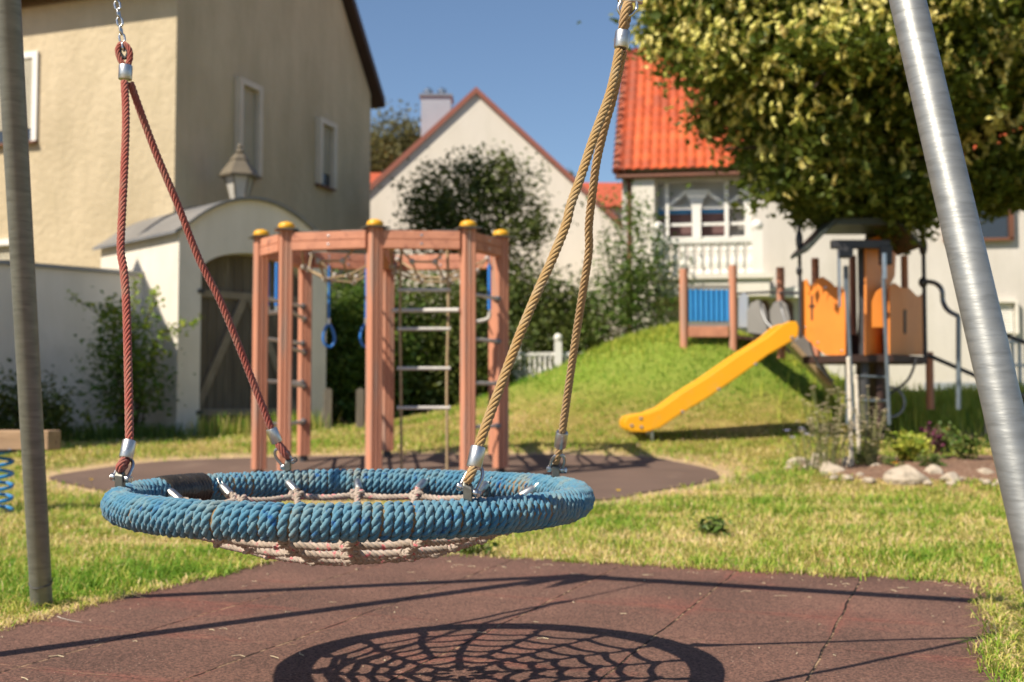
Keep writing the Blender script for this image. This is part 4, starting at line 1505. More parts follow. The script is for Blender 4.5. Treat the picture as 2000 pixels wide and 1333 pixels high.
# ================================================================= MIDDLE HOUSE
DM = 30.0
mh = thing('gabled_house', 'plain cream gabled house with red verge in the middle distance', 'house', (0, DM, 0.3))
apx = P(930, 180, DM); lft = P(700, 392, DM); rgt = P(1160, 415, DM)
sl_ = (apx.z - lft.z) / (apx.x - lft.x)
zl = apx.z - 4.6 * sl_
xl, xr = apx.x - 4.6, apx.x + 4.6
MB().prism([(xl, DM, 0), (xr, DM, 0), (xr, DM, zl), tuple(apx), (xl, DM, zl)], (0, 10, 0)).build('wall', M['stucco_cream'], mh)
b = MB()
for sg in (-1, 1):
    e = Vector((apx.x + sg * 4.9, DM - .06, apx.z - 4.9 * sl_ + .01)); r_ = Vector((apx.x, DM - .06, apx.z + .01))
    b.prism([e, r_, r_ + Vector((0, 0, .12)), e + Vector((0, 0, .12))], (0, 10.5, 0))
mroof = b.build('roof', M['red_roof_plain'], mh)
vb = MB()
for sg in (-1, 1):
    e = Vector((apx.x + sg * 4.9, DM - .09, apx.z - 4.9 * sl_ - .05)); r_ = Vector((apx.x, DM - .09, apx.z - .05))
    vb.prism([e, r_, r_ + Vector((0, 0, .17)), e + Vector((0, 0, .17))], (0, .028, 0))
vb.build('verge_board', mat('verge', (0.30, 0.10, 0.07), (0.26, 0.09, 0.06), 4, 0.6), mroof)
c0 = P(853, 250, 33)
cw = 58 / FPX * 33
ct = P(853, 196, 33).z
b = MB(); b.box((c0.x, 33, (ct + 4) / 2), (cw, .8, ct - 4)); chm = b.build('chimney', M['cladding'], mroof)
b = MB(); b.box((c0.x, 33, ct + .035), (cw + .1, .9, .07)); b.build('chimney_cap', M['zinc'], chm)
for i_, dx in enumerate((-.24, .16)):
    b = MB(); b.lathe((c0.x + dx, 32.9, ct + .07), [(.10, 0), (.10, .12), (.14, .14), (.14, .2), (.02, .27)], 14); b.build('flue', M['steel'], chm, smooth='auto')

# low red roofed houses behind
for (xa, xb, yt, yb, D, nm, lab) in ((690, 760, 338, 372, 41, 'distant_house', 'red roof just visible beside the shaded gable wall'),
                                    (1085, 1330, 357, 405, 40, 'distant_house', 'low red roof behind the ropes between the cream gable and tiled house')):
    pa = P(xa, yb, D); pb = P(xb, yb, D); ztop = P(xa, yt, D + 2.5).z
    h_ = thing(nm, lab, 'house', (pa.x, D, .3))
    MB().box(((pa.x + pb.x) / 2, D + 2.6, pa.z / 2), (pb.x - pa.x - .3, 5, pa.z - .02)).build('wall', M['stucco_cream'], h_)
    MB().prism([(pa.x, D - .2, pa.z), (pa.x, D + 5.2, pa.z), (pa.x, D + 2.5, ztop)], (pb.x - pa.x, 0, 0)).build('roof', M['red_roof_plain'], h_)

# ================================================================= RIGHT HOUSE
wr = Vector((0.9886, -0.151, 0)); nr = Vector((wr.y, -wr.x, 0)); back = -nr
H0 = P(1216, 600, 22.3); H0.z = 0
rh = thing('tiled_house', 'large cream rendered house with bright orange red tiled roof on the right', 'house', (H0.x, H0.y, 0.8))
ez = P(1210, 330, 22.3).z
HL = 13.5
Q = lambda s, d, z: Vector((H0.x, H0.y, 0)) + wr * s + back * d + Vector((0, 0, z))


def sq(px):
    v = on_plane(px, 500, H0, wr) - H0
    return v.x / wr.x


def zq(px, py):
    return on_plane(px, py, H0, wr).z


# loggia opening between s_a and s_b
sa, sb = sq(1285), sq(1468); zlo, zhi = zq(1400, 478), zq(1400, 352)
wl = MB()
def wallbox(s0, s1, z0_, z1_, d0=0.0, d1=7.0):
    wl.prism([Q(s0, d0, z0_), Q(s1, d0, z0_), Q(s1, d0, z1_), Q(s0, d0, z1_)], back * (d1 - d0))
wallbox(0, sa, 0, ez); wallbox(sb, HL, 0, ez); wallbox(sa, sb, 0, zlo); wallbox(sa, sb, zhi, ez)
hw = wl.build('wall', M['stucco_house'], rh)
# gable triangle under the left verge
gt = MB(); gt.prism([Q(0, 0, ez), Q(0, 7, ez), Q(0, 3.5, ez + 3.0)], wr * .3); gt.build('gable', M['stucco_white'], rh)
M['pale_glazing'] = mat('pale_glazing', (0.55, 0.56, 0.57), (0.46, 0.47, 0.48), 2, .3)
# recessed loggia back: maroon lower, blue strip, grey top
for (z_a, z_b, mm, nm) in ((zlo, zq(1400, 412), 'maroon', 'maroon_panel'), (zq(1400, 412), zq(1400, 398), 'sky_blue_panel', 'blue_panel'), (zq(1400, 398), zhi, 'pale_glazing', 'pale_glazing')):
    MB().prism([Q(sa + .003, .30, z_a), Q(sb - .003, .30, z_a), Q(sb - .003, .30, z_b), Q(sa + .003, .30, z_b)], back * .05).build(nm, M[mm], rh)
MB().prism([Q(sq(1424), .26, zlo), Q(sb - .006, .26, zlo), Q(sb - .006, .26, zq(1400, 403)), Q(sq(1424), .26, zq(1400, 403))], back * .04).build('grey_blind', M['grey_panel'], rh)
# timber arcade
arc = MB(); d_ = -nr * -.0
def plq(s0, z0_, s1, z1_, w_, dd=.10, th=.10):
    a_ = Q(s0, dd, z0_); b_ = Q(s1, dd, z1_)
    arc.bar(a_, b_, th, w_, up=(0, 0, 1)) if abs(z1_ - z0_) < abs(s1 - s0) * 3 else arc.bar(a_, b_, w_, th, up=tuple(back))
c1, c2, c3_ = sq(1303), sq(1361), sq(1420)
zr = zq(1400, 398); ztp = zq(1361, 370)
for s_ in (c1, c3_): plq(s_, zlo + .01, s_, zhi - .02, .075)
b2 = MB()
for k_, cc_ in ((0, c2),):
    b2.prism([Q(cc_ - .085, .06, zlo + .01), Q(cc_ + .085, .06, zlo + .01), Q(cc_ + .085, .06, zr - .06), Q(cc_ + .13, .06, zr + .08), Q(cc_ + .25, .06, ztp), Q(cc_ - .25, .06, ztp), Q(cc_ - .13, .06, zr + .08), Q(cc_ - .085, .06, zr - .06)], back * .14)
for (s0, s1) in ((c1, c2 - .2), (c3_, c2 + .2)): plq(s0, zr - .03, s1, ztp - .03, .065, dd=.12, th=.07)
plq(c3_, zr - .03, c3_ + .42, zr + .28, .065, dd=.12, th=.07)
for py_ in (403, 436, 463):
    plq(c1 - .12, zq(1400, py_), c2 - .09, zq(1400, py_), .055, dd=.14, th=.06); plq(c2 + .09, zq(1400, py_), sb - .03, zq(1400, py_), .055, dd=.14, th=.06)
arc.build('arcade_bars', M['white_paint'], rh)
b2.build('arcade_pillar', M['white_paint'], rh)
b3 = MB(); b3.prism([Q(sb - .12, .05, zlo), Q(sb - .003, .05, zlo), Q(sb - .003, .05, ztp + .1), Q(sb - .25, .05, ztp + .1), Q(sb - .12, .05, zr - .05)], back * .14); b3.build('arcade_pillar', M['white_paint'], rh)
# balcony with balusters
bal = MB()
bz0, bz1 = zq(1400, 545), zq(1400, 480)
s0b, s1b = sq(1290), sq(1480)
bd = -0.95   # projection
balc = MB()
balc.prism([Q(s0b - .1, bd, bz0 - .42), Q(s1b + .15, bd, bz0 - .42), Q(s1b + .15, bd, bz0 - .10), Q(s0b - .1, bd, bz0 - .10)], back * (-bd - .004))
balc.prism([Q(s0b - .15, bd - .06, bz0 - .098), Q(s1b + .22, bd - .06, bz0 - .098), Q(s1b + .22, bd - .06, bz0), Q(s0b - .15, bd - .06, bz0)], back * (-bd + .05))
bo = balc.build('balcony', M['stucco_white'], rh)
MB().prism([Q(s0b + .05, bd - .0, bz1 - .07), Q(s1b - .12, bd, bz1 - .07), Q(s1b - .12, bd, bz1 + .02), Q(s0b + .05, bd, bz1 + .02)], back * .16).build('handrail', M['white_paint'], bo)
hb = bz1 - bz0 - .07
for k in range(11):
    s_ = s0b + .14 + (s1b - .22 - s0b - .1) * k / 10
    MB().lathe(Q(s_, bd + .08, bz0 + .001), [(.065, 0), (.065, .05), (.042, .08), (.074, hb * .30), (.066, hb * .45), (.040, hb * .70), (.058, hb * .78), (.042, hb * .86), (.065, hb - .04), (.065, hb - .003)], 12).build('baluster', M['white_paint'], bo, smooth='auto')
for s_ in (s0b - .02, s1b - .06):
    b = MB(); b.box(Q(s_, bd + .08, (bz0 + bz1) / 2 + .07), (.19, .19, bz1 - bz0 + .14), rz=atan2(wr.y, wr.x)); b.ball(Q(s_, bd + .08, bz1 + .24), .11, 10); b.build('pedestal', M['white_paint'], bo)
# arched undercroft right of the mound
for (xa, xb, yt, yb) in ((1462, 1502, 585, 660), (1506, 1548, 585, 660)):
    s0, s1 = sq(xa), sq(xb); n_ = 10; c_ = (s0 + s1) / 2; h_ = (s1 - s0) / 2
    zt_, zm_ = zq(xa, yt), zq(xa, yt + 14)
    poly = [Q(s0, -.02, 0.8), Q(s1, -.02, 0.8)] + [Q(c_ + h_ * cos(pi * k / n_), -.02, zm_ + (zt_ - zm_) * sin(pi * k / n_)) for k in range(n_ + 1)]
    MB().prism(poly, back * .015).build('arched_opening', M['maroon'], rh)
b = MB(); b.prism([Q(sq(1450), -.30, zq(1450, 585)), Q(sq(1565), -.30, zq(1450, 585)), Q(sq(1565), -.30, zq(1450, 566)), Q(sq(1450), -.30, zq(1450, 566))], back * .296); b.build('ledge', M['white_paint'], rh)
# downpipe and left pilaster
MB().tube([Q(.14, -.07, .8), Q(.14, -.07, ez - .3), Q(.02, -.25, ez - .05)], .045, 8).build('downpipe', M['brown_trim'], rh)
MB().prism([Q(sq(1236), -.18, 0), Q(sq(1284) - .05, -.18, 0), Q(sq(1284) - .05, -.18, zq(1260, 346)), Q(sq(1246), -.18, zq(1260, 346)), Q(sq(1236), -.18, zq(1240, 366))], back * .176).build('chimney_breast', M['stucco_white'], rh)
# tiles
ov = 0.20
rise = zq(1210, 318)
rows, cols = 14, 80
RLn = HL + .5
S_len = 3.5 + ov
pitch_ang = math.atan2(3.30, 3.5)
ny_ = rows * 4; nx_ = cols * 6
ii = np.arange(nx_ + 1) / nx_; jj = np.arange(ny_ + 1) / ny_
su = -0.12 + ii * RLn
prof = 0.034 * np.abs(np.sin(np.arange(nx_ + 1) / 6 * pi)) ** 1.0
tj = np.arange(ny_ + 1); step = np.where(tj % 4 == 0, 0.035, 0.035 * (1 - (tj % 4) / 4.0)); 
jd = jj.copy()
jd[(tj % 4 == 3)] += 0.8 / ny_
Lr = S_len / cos(pitch_ang)
dd_ = -ov + jd * S_len
hgt = prof[None, :] + (0.11 * (1 - ((tj % 4) / 3.0).clip(0, 1)))[:, None]
hgt = hgt + rng.normal(0, .003, hgt.shape)
zb_ = (ez + 0.03) + (dd_ - 0) * tan(pitch_ang)
nv = Vector((0, 0, 1)) * cos(pitch_ang) - back * sin(pitch_ang)
o3 = np.array(Q(0, 0, 0)); wn3 = np.array(wr); bn3 = np.array(back); nn3 = np.array(nv)
Vt = o3 + su[None, :, None] * wn3 + dd_[:, None, None] * bn3 + zb_[:, None, None] * np.array([0, 0, 1.0]) + hgt[..., None] * nn3
nxx = nx_ + 1
idx = (np.arange(ny_)[:, None] * nxx + np.arange(nx_)[None]).ravel()
Ft = np.stack([idx, idx + 1, idx + 1 + nxx, idx + nxx], 1)
M['roof_tiles'] = leafmat('roof_tiles', [(0, (0.22, 0.06, 0.035)), (0.45, (0.47, 0.080, 0.024)), (1, (0.62, 0.13, 0.038))], 0.0, 0.65)
tid = (np.arange(nx_ + 1) // 6)[None, :] * 131 + (np.arange(ny_ + 1) // 4)[:, None] * 17
tcol = np.random.default_rng(3).random(200000)[tid % 200000] * .55 + .25 + .35 * (fbm((np.arange(nx_ + 1) * .03)[None, :] + 0 * jj[:, None], jj[:, None] * 9 + 0 * ii[None, :], 1.2, 21) - .3)
Mtile = M['roof_tiles']
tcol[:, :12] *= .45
tl = npmesh('roof', Vt.reshape(-1, 3), Ft, Mtile, rh, col=tcol.clip(0, 1).ravel())
tl['label'] = 'bright orange red clay tile roof'
# solid deck below the tiles, back slope, verge tiles, gutter
b = MB()
b.prism([Q(-.12, -ov + .03, ez - .24), Q(-.12, 3.5, ez + 3.28), Q(-.12, 7.3, ez - .3), Q(-.12, 7.1, ez - .36), Q(-.12, 3.5, ez + 3.1)], wr * (RLn - .05))
b.build('roof_deck', M['dark_wood'], tl)
b = MB()
for k in range(22):
    t0 = k / 22; t1 = (k + 1) / 22
    a_ = Q(-.10, -ov + t0 * S_len, ez + .08 + (-ov + t0 * S_len) * tan(pitch_ang)); c_ = Q(-.10, -ov + t1 * S_len, ez + .07 + (-ov + t1 * S_len) * tan(pitch_ang))
    b.tube([a_ + Vector((0, 0, .03)), c_], [.085, .07], 8)
vt_ = b.build('verge_tiles', mat('verge_tiles', (0.36, 0.10, 0.05), (0.27, 0.085, 0.05), 5, 0.8, c3=(0.30, 0.22, 0.16), s3=3, t3=(0.6, 0.75)), tl, smooth='auto')
b = MB(); b.tube([Q(-.1, -ov - .05, ez - .21), Q(HL + .3, -ov - .05, ez - .21)], .045, 10); b.build('gutter', M['brown_trim'], rh, smooth='auto')
# windows
w1 = on_plane(1850, 466, H0, wr); w2 = on_plane(1968, 376, H0, wr)
window_on(rh, w1 + nr * .0, wr, nr, (w2 - w1).x / wr.x, 1.15, M['brown_trim'], M['dark_glass'], 0, fw=.07)
w1 = on_plane(1936, 652, H0, wr); w2 = on_plane(1980, 592, H0, wr)
window_on(rh, w1, wr, nr, (w2 - w1).x / wr.x, w2.z - w1.z, M['stucco_white'], M['dark_glass'], 1.0, sill=False, fw=.05, shutter_m=M['white_paint'])
MB().prism([Q(sq(1800), -.03, .5), Q(HL, -.03, .5), Q(HL, -.03, zq(1860, 748)), Q(sq(1800), -.03, zq(1860, 748))], back * .027).build('plinth', M['cladding'], rh)

# ================================================================= TREES AND SHRUBS
# hornbeam on the right
tb = (4.66, 14.95)
tree = thing('hornbeam_tree', 'large round hornbeam full of pale yellow green fruit clusters on the right', 'tree', (tb[0], tb[1], G(*tb)))
TC = np.array([4.86, 14.1, 5.35]); TR = np.array([2.70, 2.5, 2.42])
tz0 = G(*tb) - .05
b = MB()
b.tube(catmull([(tb[0], tb[1], tz0), (tb[0] - .03, tb[1] - .1, tz0 + 1), (tb[0] + .0, tb[1] - .2, tz0 + 2.2), (4.75, 14.5, 4.2), (4.85, 14.2, 6.4)], 6),
       [.24, .22, .21, .2, .19, .19, .18, .18, .17, .17, .16, .16, .15, .14, .13, .12, .11, .1, .09, .08, .07, .06, .05, .04, .03], 12)
for k in range(30):
    a = random.uniform(0, 2 * pi); zz = random.uniform(2.9, 5.6)
    st = Vector((4.58, 14.3, zz)); en = Vector(TC) + Vector((cos(a) * TR[0] * .85, sin(a) * TR[1] * .85, random.uniform(-1.7, 1.6)))
    if k == 0: pass
    md = st.lerp(en, .5) + Vector((0, 0, .25))
    pp = catmull([st, md, en], 5)
    b.tube(pp, [.06 * (1 - .85 * i / 10) for i in range(11)], 6)
b.build('trunk', M['bark'], tree, smooth=True)
p, t_, cc = clumps(TC, TR * .72, 560, 85, 0.55, shell=0.45, flat=0.7, lumpy=.06)
NLB = 60
lobes = []
for k in range(NLB):        # flattened drooping lobes spread over the crown, lighter where they stick out
    zf = 1 - 2 * (k + .5) / NLB; a = k * 2.399963 + random.uniform(-.25, .25)
    if zf < -.88: continue
    rr = sqrt(max(0, 1 - zf * zf))
    lc = TC + TR * np.array([rr * cos(a), rr * sin(a), zf]) * random.uniform(.74, .98)
    lobes.append((lc, (random.uniform(.40, .85), random.uniform(.40, .85), random.uniform(.20, .40)), 30))
for lc, lr, ln in lobes:
    p_b, t_b, c_b = clumps(lc, lr, ln, 62, .34, shell=.35, flat=.75)
    t_b = t_b * .8 + random.uniform(0, .25)
    c_b[:, 2] -= 0
    p = np.concatenate([p, p_b]); t_ = np.concatenate([t_, t_b]); cc = np.concatenate([cc, c_b])
for (q_, rr_, nn_) in ((P(1420, 10, 13.7), (.75, .8, .55), 150), (P(1340, 50, 13.8), (.30, .5, .30), 36), (P(1470, -60, 13.6), (.8, .9, .6), 120), (P(1960, 330, 13.6), (.6, .8, .6), 110), (P(2010, 250, 13.6), (.7, .8, .8), 120), (P(1640, 385, 13.9), (.75, .8, .38), 100), (P(1730, 405, 13.7), (.5, .6, .28), 60), (P(1560, 375, 13.8), (.30, .5, .15), 22)):
    p_b, t_b, c_b = clumps(q_, rr_, nn_, 85, .42, shell=.3, flat=.7)
    p = np.concatenate([p, p_b]); t_ = np.concatenate([t_, t_b]); cc = np.concatenate([cc, c_b])
# hollow gaps near the lower right
gapk = ((p[:, 0] - 5.15) / .30) ** 2 + ((p[:, 2] - 3.6) / .16) ** 2 < 1
p, t_ = p[~gapk], t_[~gapk]
mk = (fbm(p[:, 0], p[:, 2], 5.5, 77) > .60) & (p[:, 0] > 5.1) & (p[:, 2] < 4.9)
p, t_ = p[~mk], t_[~mk]
cutz = 2.98 + 0.22 * np.sin(p[:, 0] * 2.3) + 0.12 * np.sin(p[:, 0] * 6 + 1)
k_ = p[:, 2] > cutz - 0.12
p, t_ = p[k_], t_[k_]
leaf_mesh('foliage', p, 0.092, M['leaf_hornbeam'], tree, t_ * .88, droop=.35, aspect=.62)
# fruit clusters: spindle of overlapping bracts
nf = 15000
d = rng.normal(size=(nf, 3)); d /= np.linalg.norm(d, axis=1)[:, None]
d[:, 1] = -np.abs(d[:, 1]) * np.where(rng.random(nf) < .7, 1, -1)
outer = cc[np.linalg.norm((cc - TC) / TR, axis=1) > .72]
sel = outer[rng.integers(0, len(outer), nf)] + rng.normal(size=(nf, 3)) * .17
sel = sel + np.array([-.45, -.60, .35]) * (.20 + .28 * rng.random(nf))[:, None]
kk = (sel[:, 2] > 3.0) & ((sel[:, 0] < 5.6) | (rng.random(nf) < .3)) & (rng.random(nf) < np.clip((sel[:, 2] - 3.1) / 1.6, .06, 1)) & (sel[:, 1] < 15.0)
sel = sel[kk]; nf = len(sel)
# each: 6 bract quads hanging
cl_c = []; cl_d = []; cl_t = []
tt = rng.random(nf)
axs = rng.normal(size=(nf, 3)) * .55 + np.array([0, 0, 1.0]); axs /= np.linalg.norm(axs, axis=1)[:, None]
for k in range(7):
    h = (k / 6 - .5) * .095
    a = rng.random(nf) * 2 * pi
    off = axs * (-h) + np.stack([np.cos(a) * .014, np.sin(a) * .014, np.zeros(nf)], 1)
    cl_c.append(sel + off); dd2 = -axs * .8 + np.stack([np.cos(a) * .55, np.sin(a) * .55, np.zeros(nf)], 1); cl_d.append(dd2); cl_t.append(tt * .9 + rng.random(nf) * .1)
leaf_mesh('fruit_clusters', np.concatenate(cl_c), 0.064, M['hop'], tree, np.concatenate(cl_t), dirs=np.concatenate(cl_d), aspect=.75, var=.2)

# lacy tall shrub before the cream gable
def simple_tree(name, label, c, rad, nclump, per, cr, lsize, m, base, r0=.1, cat='tree', shell=.4, lumpy=.2, group=None, nb_=14, flat=.8, zmin=None):
    bz_ = G(base[0], base[1])
    t = thing(name, label, cat, (base[0], base[1], bz_), group)
    p, tt, cc = clumps(c, rad, nclump, per, cr, shell=shell, lumpy=lumpy, flat=flat, zmin=zmin if zmin is not None else bz_ + .02)
    b = MB()
    st = Vector((base[0], base[1], bz_ - .05)); top = Vector(c)
    if r0 > .03:
        b.tube(catmull([st, st.lerp(top, .5) + Vector((.05, 0, 0)), top], 4), [r0 * (1 - .6 * i / 8) for i in range(9)], 8)
    pick = cc[rng.integers(0, len(cc), nb_)]
    for q_ in pick:
        s0 = st.lerp(top, random.uniform(.25, .8)) if r0 > .03 else st + Vector((random.uniform(-.1, .1), random.uniform(-.1, .1), 0))
        pp = catmull([s0, s0.lerp(Vector(q_), .5) + Vector((0, 0, .12)), Vector(q_)], 4)
        b.tube(pp, [max(.008, r0 * .35) * (1 - .8 * i / 8) for i in range(9)], 5)
    b.build('stem' if r0 <= .05 else 'trunk', M['bark'], t, smooth=True)
    leaf_mesh('foliage', p, lsize, m, t, tt, droop=.1)
    return t


a_ = P(935, 430, 24)
simple_tree('elder_tree', 'dark lacy small tree standing before the cream gable wall', (a_.x, 24, a_.z), (1.62, 1.3, 1.35), 130, 95, .46, .10, M['leaf_dark'], (a_.x + .4, 24), .09, shell=.35, nb_=40)
a_ = P(1010, 560, 23)
simple_tree('elder_bush', 'dark dense bush below the lacy tree, left of the picket fence', (a_.x, 23, 1.7), (1.5, 1.1, 1.75), 240, 110, .55, .10, M['leaf_dark'], (a_.x, 23), .06, cat='bush', shell=.3)
a_ = P(1130, 600, 22.5)
simple_tree('leafy_bush', 'dark green bush beside the cream house corner behind the grassy mound', (a_.x - .1, 22.5, 1.7), (.85, .8, 1.2), 95, 80, .5, .10, M['leaf_dark'], (a_.x, 22.5), .06, cat='bush', shell=.3)
a_ = P(840, 640, 19.5)
simple_tree('hedge_bush', 'large dark green hedge bush filling the gap behind the rope ladder', (a_.x, 19.8, 1.35), (1.40, .9, 1.35), 260, 120, .5, .085, M['leaf_dark'], (a_.x, 19.8), .05, cat='bush', shell=.3)
a_ = P(690, 620, 18.6)
simple_tree('sunlit_bush', 'sunlit yellow green bush right of the gateway behind the blue ring handles', (a_.x, 19.0, 1.35), (.95, .7, 1.35), 190, 110, .42, .08, M['leaf_mid'], (a_.x, 19.0), .04, cat='bush', shell=.4)
# climber at the house corner
a_ = P(1225, 500, 20.6)
simple_tree('climbing_shrub', 'loose tall climbing shrub growing up the corner of the tiled house', (a_.x, 20.9, 2.9), (.66, .4, 1.8), 125, 40, .42, .08, M['leaf_mid'], (a_.x, 20.9), .03, cat='shrub', shell=.1, nb_=40)
a_ = P(1280, 560, 20.4)
simple_tree('climbing_shrub', 'thin twiggy shrub against the cream wall below the balcony', (a_.x + .1, 20.6, 2.3), (.75, .4, 1.2), 60, 22, .38, .07, M['leaf_dark'], (a_.x, 20.6), .03, cat='shrub', shell=.1, nb_=24)
a_ = P(765, 300, 46)
simple_tree('distant_tree', 'olive green tree showing behind the chimney between the two left houses', (a_.x, 46, a_.z - .6), (1.8, 1.6, 1.9), 160, 90, .8, .16, M['leaf_olive'], (a_.x, 46), .2, shell=.5)
a_ = P(1100, 350, 44)
simple_tree('distant_tree', 'tiny dark tree top peeking over the right slope of the cream gable', (a_.x, 44, a_.z - .4), (.5, .6, .7), 30, 60, .35, .14, M['leaf_dark'], (a_.x, 44), .12, shell=.5)
# vines at the white wall
a_ = P(245, 700, 15.1)
simple_tree('wall_shrub', 'sprawling green shrub growing against the white garden wall beside the gateway', (a_.x - .05, 15.25, 1.05), (.46, .35, .88), 62, 46, .28, .075, M['leaf_mid'], (a_.x, 15.3), .03, cat='shrub', shell=.15, nb_=44)
vs_ = bpy.data.objects['wall_shrub']
tw_pts = []
for (path) in ([(245, 700), (215, 640), (180, 605), (140, 580)], [(250, 640), (262, 590), (262, 545)], [(280, 640), (300, 590), (300, 570)], [(290, 690), (320, 650), (350, 640), (385, 625)], [(235, 640), (225, 610), (205, 600)], [(270, 720), (310, 690), (330, 640)], [(240, 800), (180, 830), (170, 800)]):
    pp = catmull([P(x, y, 15.05 + .1 * i) for i, (x, y) in enumerate(path)], 6)
    MB().tube(pp, .006, 5).build('shoot', M['bark'], vs_)
    for q_ in pp:
        for _ in range(5): tw_pts.append(np.array(q_) + rng.normal(size=3) * .05)
leaf_mesh('shoot_leaves', np.array(tw_pts), .075, M['leaf_lime'], vs_, rng.random(len(tw_pts)) * .4, droop=.1)
a_ = P(35, 800, 14.0)
simple_tree('low_shrub', 'small dark shrub behind the timber beam on the far left', (a_.x, 14.2, .55), (.55, .3, .45), 40, 70, .25, .07, M['leaf_dark'], (a_.x, 14.2), .02, cat='shrub', shell=.3)
a_ = P(1870, 800, 17)


# strip of tall weeds along the wall foot (uncountable)
def weeds(name, label, x0, y0, x1, y1, n, h, m, lean=.3, width=.012, spread=.25, kind='stuff', cat='weeds'):
    t = rng.random(n); x = x0 + (x1 - x0) * t + rng.normal(0, spread, n); y = y0 + (y1 - y0) * t + rng.normal(0, spread, n)
    z = gz(x, y) - .01
    hh = h * (.4 + .8 * rng.random(n)); a = rng.random(n) * 2 * pi; w = width * (.6 + .8 * rng.random(n)); la = rng.random(n) * 2 * pi; ll = lean * rng.random(n)
    S = np.stack([np.cos(a), np.sin(a), 0 * a], 1) * w[:, None] / 2
    p0 = np.stack([x, y, z], 1); p1 = p0 + np.stack([np.cos(la) * ll * hh * .4, np.sin(la) * ll * hh * .4, hh * .6], 1); p2 = p0 + np.stack([np.cos(la) * ll * hh, np.sin(la) * ll * hh, hh], 1)
    V = np.stack([p0 - S, p0 + S, p1 - S, p1 + S, p2 - S * .1, p2 + S * .1], 1).reshape(-1, 3)
    i = np.arange(n) * 6
    F = np.concatenate([np.stack([i, i + 1, i + 3, i + 2], 1), np.stack([i + 2, i + 3, i + 5, i + 4], 1)])
    o = npmesh(name, V, F, m, None, col=np.repeat(np.clip(rng.random(n) * .8, 0, 1), 6))
    tag(o, label, cat, kind=kind)


pA = WJ + wd2 * 6; 
weeds('wall_weeds', 'tangle of tall green weeds along the foot of the garden wall', pA.x + .3, pA.y - .4, G0.x + .2, G0.y - .45, 4200, .20, M['leaf_mid'], spread=.16)
weeds('gate_weeds', 'thin seeding weeds in front of the wooden gate', G0.x + .4, G0.y - .3, G0.x + wdg.x * gw, G0.y + wdg.y * gw - .7, 1300, .30, M['grass'], spread=.14, width=.008)
weeds('mound_weeds', 'bright green taller weeds on the crown of the mound', 1.6, 17.9, 4.6, 17.9, 6500, .11, M['leaf_lime'], spread=.45, width=.014)
weeds('right_weeds', 'rough green weeds on the bank right of the play tower', 4.9, 15.6, 8.6, 17.2, 6500, .26, M['leaf_lime'], spread=.5, width=.018)

# ================================================================= PICKET FENCE
pf = thing('picket_fence', 'white balustrade style fence behind the mound near the dark bush', 'fence', (.4, 21, G(.4, 21)))
b = MB(); xa_, xb_ = P(1000, 700, 21).x, P(1120, 700, 21).x; zt_ = P(1000, 692, 21).z; zb_2 = P(1000, 740, 21).z
b.box(((xa_ + xb_) / 2, 21, zt_), (xb_ - xa_, .07, .06)); b.box(((xa_ + xb_) / 2, 21, zb_2 - .1), (xb_ - xa_, .07, .06))
b.build('rail', M['white_paint'], pf)
for k in range(12):
    xk = xa_ + .05 + (xb_ - xa_ - .1) * k / 11
    MB().lathe((xk, 21, zb_2 - .6), [(.03, 0), (.03, .55), (.045, .65), (.022, .85), (.03, zt_ - zb_2 + .56)], 10).build('baluster', M['white_paint'], pf)
for px_ in (1010, 1090):
    q_ = P(px_, 668, 20.95)
    b = MB(); b.box((q_.x, 20.95, (q_.z + .5) / 2), (.13, .13, q_.z - .5)); b.ball((q_.x, 20.95, q_.z + .07), .08, 8); b.build('post', M['white_paint'], pf)
# small grey posts at the lawn edge
for px_ in (641, 704):
    q_ = P(px_, 762, 16.6); zg = G(q_.x, 16.6)
    b = MB(); b.prism([(q_.x - .055, 16.55, zg - .05), (q_.x + .055, 16.55, zg - .05), (q_.x + .055, 16.55, q_.z), (q_.x, 16.55, q_.z + .03), (q_.x - .055, 16.55, q_.z)], (0, .1, 0))
    o = b.build('wooden_post', M['grey_boards'])
    tag(o, 'short weathered post beside the right pier of the gateway' if px_ < 660 else 'short weathered post at the left edge of the front climbing post', 'post', 'short posts behind the climbing frame')

# ================================================================= CLIMBING FRAME
cx, cy = -1.3, 11.5
cf = thing('playground_climber', 'reddish wooden climbing frame with yellow post caps on the dark play surface', 'climbing frame', (cx, cy, G(cx, cy)))


def post_at(px, D, pytop, w=.125, rz=0.4, foot=True):
    x = P(px, 700, D).x; zt_ = P(px, pytop, D).z; zg = G(x, D)
    b = MB()
    # four grooved laminations: square with notches
    R_ = Matrix.Rotation(rz, 3, 'Z'); h = w / 2; gq = .011
    sec = []
    for k in range(4):
        a = Matrix.Rotation(k * pi / 2, 3, 'Z')
        for (u_, v_) in ((-h + .012, -h), (-.03, -h), (-.022, -h + gq), (-.014, -h), (.014, -h), (.022, -h + gq), (.03, -h), (h - .012, -h)):
            sec.append(R_ @ (a @ Vector((u_, v_, 0))))
    base_ = Vector((x, D, zg + (.07 if foot else 0)))
    b.prism([base_ + s_ for s_ in sec], (0, 0, zt_ - base_.z - .045))
    po = b.build('post', M['terracotta_wood'], cf)
    MB().lathe((x, D, zg - .02), [(.045, 0), (.045, .085)], 12).build('post_foot', M['dark_metal'], po)
    MB().lathe((x, D, zt_ - .045), [(.072, 0), (.078, .012), (.078, .03), (.062, .052), (.03, .064), (.005, .068)], 20).build('cap', M['yellow_cap'], po, smooth='auto')
    # metal collar bracket
    q_ = MB(); q_.box((x, D, zt_ - .057), (w + .09, w + .09, .012), rz=rz); q_.build('top_plate', M['clamp_metal'], po)
    return Vector((x, D, zt_ - .065))


